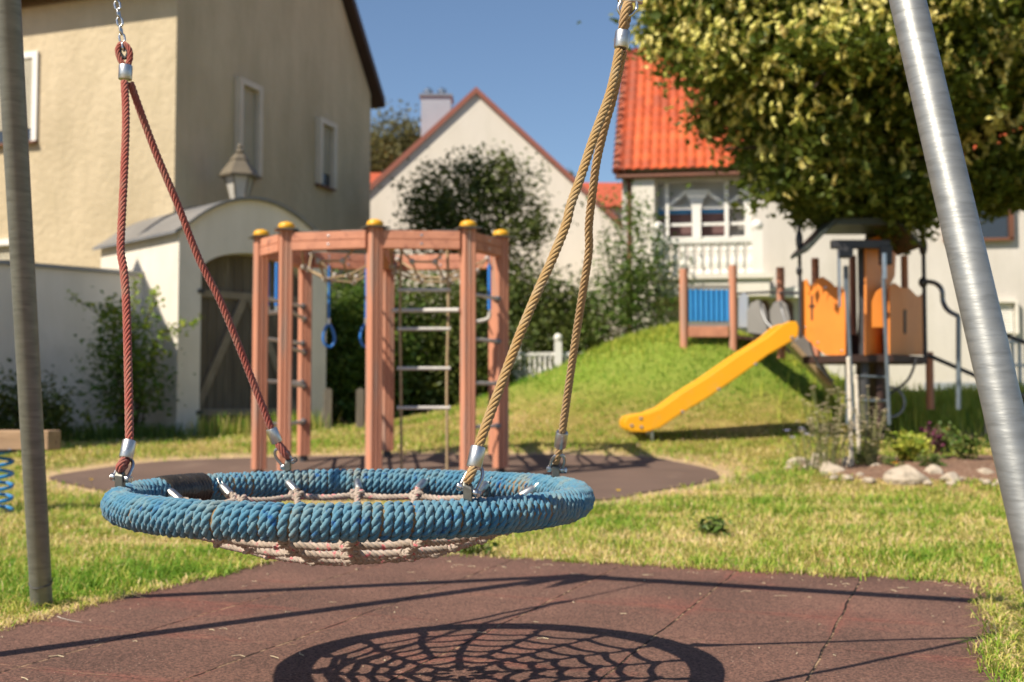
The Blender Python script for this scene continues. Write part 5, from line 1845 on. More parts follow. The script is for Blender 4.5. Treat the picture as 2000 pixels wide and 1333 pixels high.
PS = {}
for nm, px_, D_, py_ in (('a', 508, 11.2, 453), ('b', 557, 10.75, 438), ('c', 731, 10.55, 433), ('d', 914, 10.62, 435), ('e', 978, 11.25, 453), ('f', 968, 12.5, 481), ('g', 757, 12.7, 484), ('h', 595, 12.35, 478)):
    PS[nm] = post_at(px_, D_, py_, rz={'a': .5, 'b': .25, 'c': .5, 'd': .3, 'e': .5}.get(nm, .4))


def beam(a_, b_, h_=.17, w_=.10, drop=.0, inset=.075):
    a_ = a_.copy(); b_ = b_.copy()
    d = (b_ - a_); d.z = 0; d.normalize()
    a2 = a_ + d * inset - Vector((0, 0, h_ / 2 + .02 + drop)); b2 = b_ - d * inset - Vector((0, 0, h_ / 2 + .02 + drop))
    z_ = (a2.z + b2.z) / 2; a2.z = b2.z = z_
    m = MB(); s_ = d.cross(Vector((0, 0, 1)))
    # three laminations
    for k in range(2):
        off = Vector((0, 0, -h_ / 2 + (k + .5) * h_ / 2))
        m.bar(a2 + off, b2 + off, w_, h_ / 2 - .006)
    m.bar(a2, b2, w_ - .02, h_ - .03)
    o = m.build('beam', M['terracotta_beam'], cf, bevel=.004)
    mid = (a2 + b2) / 2 - s_ * 0
    bl = MB()
    for dz_ in (-.04, .04):
        for sg in (-1, 1): bl.lathe(mid + s_ * sg * (w_ / 2) + Vector((0, 0, dz_)) - s_ * (.004 if sg > 0 else 0), [(.014, 0), (.012, .006), (.002, .009)], 10, axis=s_ * sg)
    bl.build('bolt', M['steel'], o, smooth='auto')
    return a2, b2


order = ['a', 'b', 'c', 'd', 'e', 'f', 'g', 'h']
BM = {}
for i in range(8):
    k1, k2 = order[i], order[(i + 1) % 8]
    BM[k1 + k2] = beam(PS[k1], PS[k2])
BM['cg'] = beam(PS['c'], PS['g'], h_=.15)
# triangular corner plates on the beams
for nm in 'bcd':
    i = order.index(nm); p0 = PS[nm]; p1 = PS[order[i - 1]]; p2 = PS[order[(i + 1) % 8]]
    d1 = (p1 - p0); d1.z = 0; d1.normalize(); d2 = (p2 - p0); d2.z = 0; d2.normalize()
    MB().prism([p0 + d1 * .06 + Vector((0, 0, -.015)), p0 + d1 * .33 + Vector((0, 0, -.015)), p0 + d2 * .33 + Vector((0, 0, -.015)), p0 + d2 * .06 + Vector((0, 0, -.015))], (0, 0, .010)).build('corner_plate', M['clamp_metal'], cf)


def rung(k1, k2, py, kref, r=.018, m='grey_plastic'):
    D_ = PS[kref].y; z = P(800, py, D_).z
    a_ = PS[k1].copy(); b_ = PS[k2].copy(); a_.z = b_.z = z
    d = (b_ - a_).normalized()
    ro = MB().tube([a_ + d * .06, b_ - d * .06], r, 12).build('rung', M[m], cf, smooth='auto')
    fl = MB()
    for p_, s_ in ((a_ + d * .058, 1), (b_ - d * .058, -1)): fl.lathe(p_, [(.034, 0), (.034, .012), (.024, .03), (.022, .045)], 12, axis=d * s_)
    fl.build('rung_flange', M['mid_metal'], ro, smooth='auto')


for py_ in (598, 672, 747, 826): rung('b', 'h', py_ + 4, 'b')
for py_ in (600, 672, 748, 826): rung('h', 'a', py_, 'h')
for py_ in (585, 668, 750, 832): rung('d', 'e', py_, 'e')
for py_ in (590, 670, 752, 832): rung('e', 'f', py_, 'f')
# long bar across the rope ladder
aL = P(768, 607, 11.0); bL = P(897, 606, 10.62); MB().tube([aL, bL], .021, 12).build('cross_bar', M['grey_plastic'], cf, smooth='auto')
# rope ladder
DL = 10.78
lx = [P(783, 700, DL).x, P(873, 700, DL).x]
lt = P(783, 490, DL).z
for i_, x_ in enumerate(lx):
    zg = G(x_, DL)
    MB().tube(catmull([(x_, DL, lt + .06), (x_ + .012 * (1 if i_ else -1), DL, 1.6), (x_, DL, .9), (x_ + (.006 if i_ else .012), DL, zg)], 5), .013, 8).build('ladder_rope', M['rope_tan'], cf, smooth=True)
    MB().tube(catmull([(x_, DL, lt + .07), (x_ - .05, DL - .03, lt + .12), (x_ - .08, DL - .05, lt + .16)], 4), .014, 8).build('ladder_hook', M['dark_metal'], cf, smooth=True)
for py_ in (567, 643, 720, 797):
    z = P(800, py_, DL).z
    ro = MB().lathe((lx[0] - .035, DL, z), [(.014, 0), (.019, .004), (.019, .02), (.017, .03), (.017, (lx[1] - lx[0]) + .04), (.019, (lx[1] - lx[0]) + .05), (.019, lx[1] - lx[0] + .066), (.014, lx[1] - lx[0] + .07)], 14, axis=(1, 0, 0)).build('ladder_rung', M['grey_plastic'], cf, smooth='auto')


# nets with ball joints: two sagging nets
def sagnet(corners, nu, nv, sag, zoff):
    A, B_, C_, D_ = [Vector(c) for c in corners]
    pts = {}
    for i in range(nu + 1):
        for j in range(nv + 1):
            u_, v_ = i / nu, j / nv
            p_ = A * (1 - u_) * (1 - v_) + B_ * u_ * (1 - v_) + C_ * u_ * v_ + D_ * (1 - u_) * v_
            p_ = p_ - Vector((0, 0, zoff + sag * 4 * (u_ * (1 - u_) + v_ * (1 - v_)) / 2 * (1 if 0 <= i <= nu else 0)))
            if (i in (0, nu)) and (j in (0, nv)): p_.z += zoff * .6
            pts[(i, j)] = p_ + Vector((random.uniform(-.02, .02), random.uniform(-.02, .02), random.uniform(-.02, .02)))
    m = MB()
    for i in range(nu + 1): m.tube([pts[(i, j)] for j in range(nv + 1)], .012, 6)
    for j in range(nv + 1): m.tube([pts[(i, j)] for i in range(nu + 1)], .012, 6)
    n_ = m.build('climbing_net', M['rope_tan'], cf, smooth=True)
    for k, p_ in pts.items():
        MB().ball(p_, .030, 8).build('ball_joint', M['ball_joint'], n_, smooth=True)


sagnet([PS['b'] + Vector((.1, .1, 0)), PS['c'] + Vector((-.1, .1, 0)), PS['g'] + Vector((-.1, -.1, 0)), PS['h'] + Vector((.1, -.1, 0))], 3, 3, .24, .17)
sagnet([PS['c'] + Vector((.12, .1, 0)), PS['d'] + Vector((-.12, .1, 0)), PS['f'] + Vector((-.1, -.1, 0)), PS['g'] + Vector((.1, -.1, 0))], 3, 3, .24, .17)


# hanging handles
def strap(px, D, y0, y1, m='blue_plastic', r=.020):
    a_ = P(px, y0, D); b_ = P(px, y1, D)
    b_.x = a_.x
    h_ = MB().tube([a_, b_], r, 10).build('hanging_strap', M[m], cf, smooth='auto')
    MB().tube([a_ + Vector((0, 0, .12)), a_], .009, 6).build('hook', M['steel'], h_)
    MB().tube([b_, b_ - Vector((0, 0, .06))], .017, 8).build('hook', M['steel'], h_)
    return b_


s1_ = strap(524, 11.6, 514, 598); s2_ = strap(541, 11.9, 514, 598)
MB().tube([s1_ - Vector((0, 0, .07)), s2_ - Vector((0, 0, .07))], .019, 10).build('trapeze_bar', M['grey_plastic'], cf, smooth='auto')
s3_ = strap(956, 11.75, 518, 605)
MB().tube(catmull([s3_ - Vector((0, 0, .03)), s3_ - Vector((.01, 0, .09)), s3_ - Vector((.10, 0, .12)), s3_ - Vector((.17, 0, .12))], 4), .020, 10).build('handle', M['grey_plastic'], cf, smooth='auto')
for px_, D_ in ((643, 11.55), (715, 11.6)):
    b_ = strap(px_, D_, 520, 622, r=.011)
    c_ = b_ - Vector((0, 0, .06))
    pts_ = [c_ + Vector((.006, 0, 0)), c_ + Vector((.035, .02, -.05)), c_ + Vector((.055, .03, -.15)), c_ + Vector((.03, .02, -.22)), c_ + Vector((-.02, -.015, -.22)), c_ + Vector((-.05, -.03, -.15)), c_ + Vector((-.035, -.02, -.05)), c_ + Vector((-.006, 0, 0))]
    MB().tube(catmull(pts_, 4), .014, 10, closed=False).build('triangle_grip', M['blue_plastic'], cf, smooth='auto')

# ================================================================= PLAY TOWER WITH SLIDE
twx, twy = 4.25, 14.2
tg_ = G(twx, twy)
tower = thing('play_tower', 'orange castle panelled play tower with dark roof and yellow slide', 'play tower', (twx, twy, tg_))


def panel(name, pxs, Dl, Dr, m, parent, th=.025, x0=None, x1=None):
    xs_ = [p_[0] for p_ in pxs]; x0 = x0 or min(xs_); x1 = x1 or max(xs_)
    pa = P(x0, 600, Dl); pb = P(x1, 600, Dr)
    o_ = Vector((pa.x, pa.y, 0)); wd = Vector((pb.x - pa.x, pb.y - pa.y, 0)).normalized()
    pts_ = [on_plane(x, y, o_, wd) for x, y in pxs]
    n_ = Vector((-wd.y, wd.x, 0))
    return MB().prism(pts_, n_ * th).build(name, m, parent, bevel=.004), o_, wd


lpnl, lo, lwd = panel('orange_side_panel', [(1566, 549), (1575, 546), (1580, 557), (1590, 557), (1593, 545), (1606, 541), (1622, 552), (1630, 561), (1640, 558), (1651, 574), (1651, 695), (1612, 694), (1584, 672), (1566, 653)], 14.15, 13.7, M['orange_panel'], tower)
# cross slot, bolts
sl2 = MB()
for pl_ in ([(1584, 577), (1588, 577), (1588, 626), (1584, 626)], [(1580, 596), (1592, 596), (1592, 601), (1580, 601)]):
    q_ = [on_plane(x, y, lo, lwd) - Vector((-lwd.y, lwd.x, 0)) * .004 for x, y in pl_]
    sl2.prism(q_, Vector((-lwd.y, lwd.x, 0)) * .003)
sl2.build('cross_slot', M['dark_wood'], lpnl)
for x, y in ((1572, 640), (1597, 670), (1644, 686), (1612, 562)):
    c_ = on_plane(x, y, lo, lwd); MB().lathe(c_, [(.018, 0), (.015, .006), (.002, .01)], 10, axis=(lwd.y, -lwd.x, 0)).build('bolt', M['steel'], lpnl)
rp_, ro_, rwd = panel('orange_side_panel', [(1738, 694), (1738, 560), (1748, 553), (1760, 562), (1776, 563), (1790, 577), (1797, 580), (1805, 573), (1805, 694)], 13.75, 15.1, M['orange_panel'], tower)
q_ = [on_plane(x, y, ro_, rwd) - Vector((-rwd.y, rwd.x, 0)) * .004 for x, y in ((1764, 607), (1767, 604), (1770, 607), (1770, 650), (1767, 654), (1764, 650))]
MB().prism(q_, Vector((-rwd.y, rwd.x, 0)) * .003).build('slot', M['dark_wood'], rp_)
tp2, _, _ = panel('tall_curved_panel', [(1692, 694), (1692, 470), (1757, 446), (1758, 470), (1750, 500), (1748, 540), (1738, 560), (1738, 694)], 13.55, 14.75, M['orange_panel'], tower)
panel('small_orange_panel', [(1704, 640), (1704, 590), (1712, 570), (1726, 560), (1728, 640)], 13.45, 13.45, M['orange_panel'], tower)
# deck
dk = MB()
zd = P(1690, 700, 13.7).z
cr_ = [P(1568, 700, 14.2), P(1660, 700, 13.62), P(1745, 700, 13.62), P(1812, 700, 14.3), P(1795, 700, 14.7), P(1610, 700, 14.68)]
dk.prism([Vector((p_.x, p_.y, zd - .05)) for p_ in cr_], (0, 0, .09))
dk.build('deck', M['dark_wood'], tower, bevel=.005)
MB().box((P(1700, 700, 13.95).x, 14.1, zd + .17), (.45, .05, .26)).build('back_board', M['dark_wood'], tower)


def vpost(name, px, D, y0, y1, r, m, px1=None, parent=tower, n=12, D1=None):
    a_ = P(px, y0, D); b_ = P(px1 if px1 else px, y1, D1 or D)
    if not px1: b_.x = a_.x
    return MB().tube([a_, b_], r, n).build(name, M[m], parent, smooth='auto')


zg_ = lambda px, D: None
vpost('centre_post', 1684, 13.75, 470, 838, .056, 'dark_metal')
vpost('support_post', 1716, 13.85, 700, 838, .065, 'dark_wood')
vpost('support_post', 1652, 13.9, 520, 828, .030, 'mid_metal')
vpost('support_post', 1803, 14.4, 455, 700, .026, 'dark_metal')
vpost('support_post', 1561, 14.1, 440, 660, .022, 'dark_metal')
MB().ball(P(1561, 470, 14.1), .045, 8, 3.0).build('finial', M['dark_metal'], tower, smooth=True)
MB().ball(P(1561, 530, 14.1), .040, 8, 1.6).build('finial', M['dark_metal'], tower, smooth=True)
MB().ball(P(1803, 482, 14.4), .052, 8, 2.4).build('finial', M['dark_metal'], tower, smooth=True)
MB().ball(P(1803, 552, 14.4), .058, 8, 1.2).build('finial', M['dark_metal'], tower, smooth=True)
vpost('red_post', 1592, 14.6, 505, 700, .048, 'terracotta_wood')
vpost('red_post', 1766, 14.9, 500, 700, .045, 'terracotta_wood')
vpost('red_post', 1815, 14.9, 688, 800, .05, 'terracotta_wood')
vpost('red_post', 1524, 15.8, 523, 700, .055, 'terracotta_wood')
vpost('red_post', 1665, 15.0, 500, 700, .045, 'terracotta_wood')
vpost('slide_pole', 1652, 13.3, 545, 840, .021, 'mid_metal', px1=1668)
vpost('slide_pole', 1725, 13.4, 540, 830, .022, 'mid_metal', px1=1737)
vpost('slide_pole', 1638, 13.5, 480, 600, .018, 'steel')
vpost('slide_pole', 1726, 13.4, 495, 545, .030, 'steel')
vpost('pole_rung', 1680, 13.7, 783, 783, .018, 'mid_metal', px1=1730)
vpost('pole_rung', 1680, 13.7, 735, 737, .014, 'mid_metal', px1=1735)
# roof
rb_ = MB()
ea = P(1572, 491, 13.6); eb = P(1626, 452, 14.0)
zr0 = ea.z; zr1 = eb.z + .04
xL, xM1, xM2, xR = P(1572, 490, 13.6).x, P(1628, 450, 13.6).x, P(1742, 450, 13.6).x, P(1792, 490, 13.6).x
rb_.prism([(xL, 13.45, zr0 - .02), (xM1, 13.45, zr1), (xM1, 13.45, zr1 + .05), (xL, 13.45, zr0 + .03)], (0, .85, 0))
rb_.prism([(xM2, 13.45, zr1), (xR, 13.45, zr0 + .03), (xR, 13.45, zr0 + .08), (xM2, 13.45, zr1 + .05)], (0, .85, 0))
rb_.box(((xM1 + xM2) / 2, 13.87, zr1 + .0), (xM2 - xM1 + .02, .84, .08))
tr_ = rb_.build('roof', mat('roof_green', (0.055, 0.065, 0.055), (0.04, 0.05, 0.042), 4, .5), tower)
rt_ = MB()
rt_.box((P(1680, 480, 13.5).x, 13.5, P(1680, 478, 13.5).z), (P(1738, 0, 13.5).x - P(1626, 0, 13.5).x, .10, .10))
rt_.box((P(1650, 480, 13.5).x, 13.48, P(1650, 495, 13.5).z), (.16, .10, .12))
rt_.box((P(1728, 480, 13.5).x, 13.48, P(1728, 500, 13.5).z), (.14, .10, .22))
rt_.build('roof_frame', M['dark_metal'], tr_, bevel=.01)
# slide
outer = [(1556, 628), (1561, 640), (1559, 658), (1545, 668), (1500, 694), (1440, 738), (1380, 779), (1325, 812), (1290, 836), (1262, 845), (1232, 844), (1220, 836), (1218, 825), (1224, 815), (1240, 811), (1262, 808), (1290, 797), (1330, 768), (1380, 737), (1440, 695), (1500, 657), (1527, 634), (1541, 628)]
DS = 13.95


def slide_side(D):
    pts_ = [P(x, y, DS) for x, y in outer]
    pts_ = [Vector((p_.x, D, p_.z)) for p_ in pts_]
    return pts_


sld = MB().prism(slide_side(13.95), (0, .045, 0)).build('slide', M['yellow_plastic'], tower, bevel=.014)
MB().prism(slide_side(14.50), (0, .045, 0)).build('slide_side', M['yellow_plastic'], sld, bevel=.014)
# chute surface
lowc = [(1543, 655), (1500, 682), (1440, 725), (1380, 766), (1325, 800), (1290, 822), (1262, 832), (1232, 834)]
bed_pts = [P(x, y, DS) for x, y in lowc]
cb = MB()
for i in range(len(bed_pts) - 1):
    a_, b_ = bed_pts[i], bed_pts[i + 1]
    cb.prism([Vector((a_.x, 14.0, a_.z)), Vector((b_.x, 14.0, b_.z)), Vector((b_.x, 14.0, b_.z - .012)), Vector((a_.x, 14.0, a_.z - .012))], (0, .495, 0))
cb.build('chute', M['steel'], sld)
for x, y in ((1547, 660), (1476, 712), (1404, 761), (1333, 805), (1234, 832), (1252, 818), (1253, 835)):
    p_ = P(x, y, DS); MB().lathe((p_.x, 13.95, p_.z), [(.022, 0), (.018, .008), (.003, .013)], 12, axis=(0, -1, 0)).build('bolt', M['steel'], sld, smooth='auto')
for x_ in (1270, 1262):
    pass
for y_ in (14.05, 14.45):
    p_ = P(1275, 836, DS); MB().tube([(p_.x, y_, p_.z), (p_.x, y_, G(p_.x, y_) - .02)], .022, 8).build('slide_foot', M['steel'], sld)
# ramp under the slide and hand ropes
MB().prism([P(1548, 668, 14.6), P(1575, 652, 14.6), P(1640, 770, 14.6), P(1620, 745, 14.6)], (0, .5, 0)).build('ramp', M['grey_panel'], tower)
MB().tube([P(1548, 672, 14.5), P(1622, 752, 14.5)], .035, 8).build('ramp_rail', M['rope_tan'], tower)
MB().tube(catmull([P(1582, 668, 14.0), P(1592, 700, 14.0), P(1610, 728, 14.0), P(1628, 745, 14.0)], 4), .014, 6).build('hand_rope', M['dark_metal'], tower)
MB().tube(catmull([P(1790, 700, 14.0), P(1775, 740, 14.0), P(1745, 765, 13.9), P(1732, 772, 13.8)], 4), .016, 6).build('hand_rope', M['dark_metal'], tower)
# right snake pipe and rails
MB().tube(catmull([P(1803, 550, 14.4), P(1825, 553, 14.3), P(1839, 566, 14.2), P(1842, 590, 14.2), P(1852, 607, 14.1), P(1872, 618, 14.0)], 6), .030, 10).build('snake_pipe', M['mid_metal'], tower, smooth='auto')
MB().tube([P(1872, 618, 14.0), P(1872, 800, 14.0)], .03, 10).build('support_post', M['mid_metal'], tower)
br = thing('stair_handrail', 'dark sloping handrails running down behind the bright right leg', 'handrail', (P(1900, 760, 14.4).x, 14.4, G(6, 14.4)))
for (a_, b_) in (((1812, 694), (2040, 792)), ((1905, 632), (2080, 700))):
    MB().tube([P(*a_, 14.5), P(*b_, 14.0)], .028, 10).build('rail', M['dark_metal'], br)
for x_, y_ in ((1925, 743), (2000, 775)):
    p_ = P(x_, y_, 14.25); MB().tube([p_, (p_.x, p_.y, G(p_.x, p_.y) - .05)], .022, 8).build('baluster', M['dark_metal'], br)
p_ = P(1960, 655, 14.4); MB().tube([p_, (p_.x, p_.y, G(p_.x, p_.y) - .05)], .022, 8).build('baluster', M['dark_metal'], br)
# round hoop seen behind
hp = P(1737, 795, 14.6)
MB().tube([hp + Vector((.19 * cos(a), .02 * sin(a), .19 * sin(a) + .06)) for a in np.linspace(0, 2 * pi, 25)[:-1]], .020, 8, closed=True).build('hoop', M['zinc'], tower, smooth=True)

# ---- bridge and blue panel on the mound
bp_ = thing('mound_play_deck', 'small red framed play deck with blue corrugated panel on the mound', 'play deck', (P(1380, 650, 17).x, 17, G(P(1380, 650, 17).x, 17)))
DB = 17.0
for px_, yt in ((1335, 526), (1431, 519)):
    a_ = P(px_, yt, DB); MB().tube([a_, (a_.x, DB, G(a_.x, DB) - .1)], .062, 14).build('post', M['terracotta_wood'], bp_, smooth='auto')
a_ = P(1340, 650, DB); b_ = P(1426, 650, DB); MB().bar(a_ + Vector((.03, 0, .01)), b_ + Vector((-.03, 0, .01)), .1, .16).build('bottom_beam', M['terracotta_beam'], bp_, bevel=.008)
pA_, pB_ = P(1344, 628, DB), P(1425, 566, DB)
nc = 8; cm = MB(); wv = (pB_.x - pA_.x) / nc
for k in range(nc):
    x0_ = pA_.x + wv * k
    cm.prism([(x0_, DB + .02, pA_.z), (x0_ + wv * .25, DB - .03, pA_.z), (x0_ + wv * .75, DB - .03, pA_.z), (x0_ + wv, DB + .02, pA_.z), (x0_ + wv, DB + .03, pA_.z), (x0_, DB + .03, pA_.z)], (0, 0, pB_.z - pA_.z))
cm.build('blue_panel', M['sky_blue_panel'], bp_)
b = MB(); b.bar(P(1340, 561, DB) + Vector((.02, 0, 0)), P(1426, 561, DB), .06, .05); b.bar(P(1340, 634, DB) + Vector((.02, 0, 0)), P(1426, 634, DB), .06, .06); b.build('panel_rail', M['grey_panel'], bp_)
bg_ = thing('suspension_bridge', 'grey footbridge with clear side panels between the mound deck and the play tower', 'bridge', (P(1495, 650, 16.3).x, 16.3, G(P(1495, 650, 16.3).x, 16.3)))
b = MB()
for x0_, x1_, D0_, D1_ in ((1440, 1560, 16.9, 14.6),):
    n_ = 9
    for k in range(n_):
        t0, t1 = k / n_, (k + .85) / n_
        A_ = P(x0_, 655, D0_).lerp(P(x1_, 668, D1_), t0); B_ = P(x0_, 655, D0_).lerp(P(x1_, 668, D1_), t1)
        b.prism([A_, B_, B_ + Vector((.35, .75, 0)), A_ + Vector((.35, .75, 0))], (0, 0, -.05))
b.build('plank', M['dark_wood'], bg_)
for pl_ in ([(1442, 640), (1442, 580), (1452, 572), (1460, 580), (1460, 640)],):
    panel('end_panel', pl_, 16.9, 16.7, M['cladding'], bg_)
for c_, D_ in ((1478, 16.2), (1522, 15.6)):
    pl_ = [(c_ - 18, 650), (c_ - 20, 610), (c_ - 12, 592), (c_ + 2, 586), (c_ + 14, 596), (c_ + 20, 620), (c_ + 20, 655)]
    panel('side_panel', pl_, D_ + .1, D_ - .1, M['grey_panel'], bg_)
MB().tube(catmull([P(1485, 588, 15.6), P(1488, 605, 15.6), P(1496, 628, 15.5), P(1512, 645, 15.4)], 5), .022, 10).build('rail', M['zinc'], bg_, smooth='auto')
MB().tube(catmull([P(1524, 588, 15.2), P(1527, 605, 15.2), P(1533, 625, 15.1), P(1540, 640, 15.0)], 5), .018, 10).build('rail', M['zinc'], bg_, smooth='auto')
MB().tube([P(1440, 574, 16.9), P(1500, 571, 16.5), P(1560, 573, 14.7)], .02, 8).build('rail', M['dark_metal'], bg_)

# ================================================================= FLOWER BED, ROCKS, STAKE
bedm = MB()
# soil sheet following the bed mound
xs2 = np.arange(2.75, 6.6, .1); ys2 = np.arange(9.7, 12.1, .1)
X2, Y2 = np.meshgrid(xs2, ys2)
e2 = ((X2 - 4.6) / 1.75) ** 4 + ((Y2 - 10.9) / 1.15) ** 4
Z2 = gz(X2, Y2) + .03 * (1 - e2.clip(0, 2)) + rng.normal(0, .012, X2.shape)
n2 = len(xs2)
idx = (np.arange(len(ys2) - 1)[:, None] * n2 + np.arange(n2 - 1)[None]).ravel()
tag(npmesh('flower_bed', np.stack([X2.ravel(), Y2.ravel(), Z2.ravel()], 1), np.stack([idx, idx + 1, idx + 1 + n2, idx + n2], 1), M['soil'], smooth=True), kind='structure')


def rock(px, py, D, sx, sy, sz, label):
    c = P(px, py, D); zg = G(c.x, D)
    import bmesh as bmx
    bm = bmx.new(); bmx.ops.create_icosphere(bm, subdivisions=3, radius=1)
    r_ = random.Random(px)
    ph = [r_.uniform(0, 6) for _ in range(6)]
    pl = [(Vector((r_.uniform(-1, 1), r_.uniform(-1, 1), r_.uniform(-.4, 1))).normalized(), r_.uniform(.55, .85)) for _ in range(9)]
    for v_ in bm.verts:
        p_ = v_.co.copy()
        for n_, d_ in pl:
            e_ = p_.dot(n_) - d_
            if e_ > 0: p_ -= n_ * e_ * .92
        f_ = 1 + .05 * sin(p_.x * 5 + ph[0]) * cos(p_.y * 6 + ph[1]) + .04 * sin(p_.z * 7 + ph[2])
        v_.co = Vector((p_.x * sx, p_.y * sy, p_.z * sz)) * f_
    me = bpy.data.meshes.new('rock'); bm.to_mesh(me); bm.free()
    o = finish(me, 'rock', M['stone'], None, smooth='auto'); o.location = (c.x, D, zg + sz * .22)
    o.rotation_euler = (0, 0, r_.uniform(0, 6))
    tag(o, label, 'rock', 'pale stones edging the flower bed')


rock(1772, 940, 9.75, .20, .12, .13, 'largest pale wedge shaped stone at the front edge of the flower bed')
rock(1822, 925, 10.0, .09, .07, .07, 'greyish rounded stone just right of the largest pale stone')
rock(1858, 940, 9.8, .12, .08, .06, 'low flat stone in the grass nearest the bright galvanised leg')
rock(1712, 912, 10.6, .06, .05, .04, 'small stone behind and left of the largest pale stone')
rock(1560, 882, 11.6, .13, .09, .07, 'leftmost pale stone beside the dry wildflower')
rock(1598, 872, 11.9, .15, .1, .09, 'pale stone second from the left below the dry wildflower')
rock(1588, 898, 11.1, .14, .1, .06, 'flat stone in front of the two leftmost stones')
rock(1622, 916, 10.5, .15, .1, .09, 'pale blocky stone at the front of the left stone group')
rock(1655, 902, 10.9, .10, .08, .09, 'upright stone at the right end of the left stone group')
rock(1925, 930, 10.0, .09, .07, .05, 'small brownish stone partly behind the bright galvanised leg')
rock(1540, 893, 11.3, .06, .05, .035, 'tiny pale stone left of the flat stone')


pg = MB()
for k in range(120):
    a = random.uniform(-2.6, .4); r_ = random.uniform(.93, 1.12)
    x_, y_ = 4.6 + 1.85 * r_ * abs(cos(a)) ** .6 * (1 if cos(a) > 0 else -1), 10.9 + 1.2 * r_ * abs(sin(a)) ** .6 * (1 if sin(a) > 0 else -1)
    s_ = random.uniform(.012, .045)
    pg.ball((x_, y_, G(x_, y_) + s_ * .4), s_, random.choice((3, 4, 5)), random.uniform(.5, .9))
tag(pg.build('pebbles', M['stone']), 'small pale stones scattered along the edge of the flower bed', 'pebbles', kind='stuff')


def plant(name, label, px, D, h, rad, n, ls, m, cat='plant', flowers=None, stems=14, tintlo=0, tinthi=1, aspect=.5, zoff=0.0):
    x = P(px, 850, D).x; zg = G(x, D) + .01 + zoff
    t = thing(name, label, cat, (x, D, zg))
    b = MB(); tips = []
    for k in range(stems):
        a = random.uniform(0, 2 * pi); r_ = rad * sqrt(random.random())
        e = Vector((x + cos(a) * r_, D + sin(a) * r_, zg + h * random.uniform(.55, 1) * (1 - .3 * (r_ / rad) ** 2)))
        s0 = Vector((x + cos(a) * r_ * .3, D + sin(a) * r_ * .3, zg - .02))
        b.tube(catmull([s0, s0.lerp(e, .5) + Vector((0, 0, h * .08)), e], 3), .004, 5); tips.append((s0, e))
    b.build('stems', M['leaf_stem'], t)
    if n:
        C_ = []
        for k in range(n):
            s0, e = random.choice(tips); f_ = random.random() ** .6
            C_.append(np.array(s0.lerp(e, f_)) + rng.normal(size=3) * ls * .6)
        leaf_mesh('foliage', np.array(C_), ls, m, t, tintlo + (tinthi - tintlo) * rng.random(len(C_)), droop=0, aspect=aspect)
    if flowers:
        fm, fr, cnt = flowers
        for k in range(cnt):
            s0, e = tips[k % len(tips)]
            p_ = e if k < len(tips) else s0.lerp(e, random.uniform(.5, 1)) + Vector((random.uniform(-.04, .04), random.uniform(-.04, .04), 0))
            f_ = MB()
            for j in range(8):
                a = 2 * pi * j / 8
                d_ = Vector((cos(a), sin(a), .35)) * fr
                s_ = Vector((-sin(a), cos(a), 0)) * fr * .35
                f_.prism([p_, p_ + d_ * .6 + s_, p_ + d_, p_ + d_ * .6 - s_], (0, 0, .002))
            f_.ball(p_ + Vector((0, 0, .004)), fr * .35, 5, .6)
            f_.build('flower', fm, t)
    return t


M['leaf_stem'] = mat('leaf_stem', (0.14, 0.17, 0.05), (0.2, 0.17, 0.08), 20, 0.8)
plant('coral_bells', 'bright lime yellow leafy plant in the flower bed', 1776, 10.9, .26, .22, 420, .062, M['leaf_lime'], aspect=.85, zoff=.06)
plant('purple_plant', 'small dark purple leaved plant right of the lime yellow one', 1822, 11.3, .30, .10, 130, .05, M['leaf_purple'], aspect=.7, zoff=.08)
plant('marigold_plant', 'green plant with an orange flower behind the purple plant', 1845, 11.5, .30, .16, 160, .055, M['leaf_mid'], flowers=(M['flower_orange'], .035, 2), zoff=.08)
plant('leafy_plant', 'broad green plant just left of the bright leg in the flower bed', 1885, 11.2, .28, .22, 240, .06, M['leaf_mid'], zoff=.05)
plant('leafy_plant', 'rightmost green plant, right of the bright leg in the flower bed', 1985, 10.8, .30, .25, 240, .06, M['leaf_mid'], zoff=.05)
plant('small_plant', 'small fresh green plant behind the greyish rounded stone', 1815, 10.4, .16, .13, 160, .05, M['leaf_mid'])
plant('marigold_plant', 'tiny plant with one orange flower below the lime yellow one', 1757, 10.35, .06, .05, 20, .04, M['leaf_mid'], flowers=(M['flower_orange'], .035, 1), stems=3)
plant('fine_plant', 'feathery green tuft between the left stone group and the lime yellow plant', 1688, 11.0, .24, .20, 420, .05, M['leaf_mid'], aspect=.18, stems=30)
plant('fine_plant', 'low feathery green tuft in front of the flower bed soil', 1735, 10.6, .12, .12, 130, .05, M['leaf_mid'], aspect=.2, stems=16)
plant('lawn_weed', 'bright green leafy weed clump in the lawn right of the swing', 1385, 6.35, .09, .10, 190, .045, M['leaf_mid'], stems=22, aspect=.45)
plant('lawn_weed', 'bright green weed at the tile edge directly behind the net', 930, 5.55, .07, .10, 190, .04, M['leaf_mid'], stems=22, aspect=.5)
# tall dry wildflower
plant('chicory_plant', 'tall dry straggly wildflower with pale seed heads left of the white stakes', 1615, 10.6, .85, .32, 260, .035, M['leaf_olive'], flowers=(M['flower_pale'], .026, 120), stems=44, aspect=.3)
plant('chicory_plant', 'tall dry wildflower with a few lilac blooms below the slide tower', 1578, 10.9, .55, .20, 90, .03, M['leaf_olive'], flowers=(M['flower_lilac'], .030, 7), stems=14, aspect=.3)
plant('dry_wildflower', 'dry seeding stalks standing just right of the white stakes', 1700, 10.8, .80, .16, 80, .03, M['leaf_olive'], flowers=(M['flower_pale'], .024, 60), stems=24, aspect=.3)
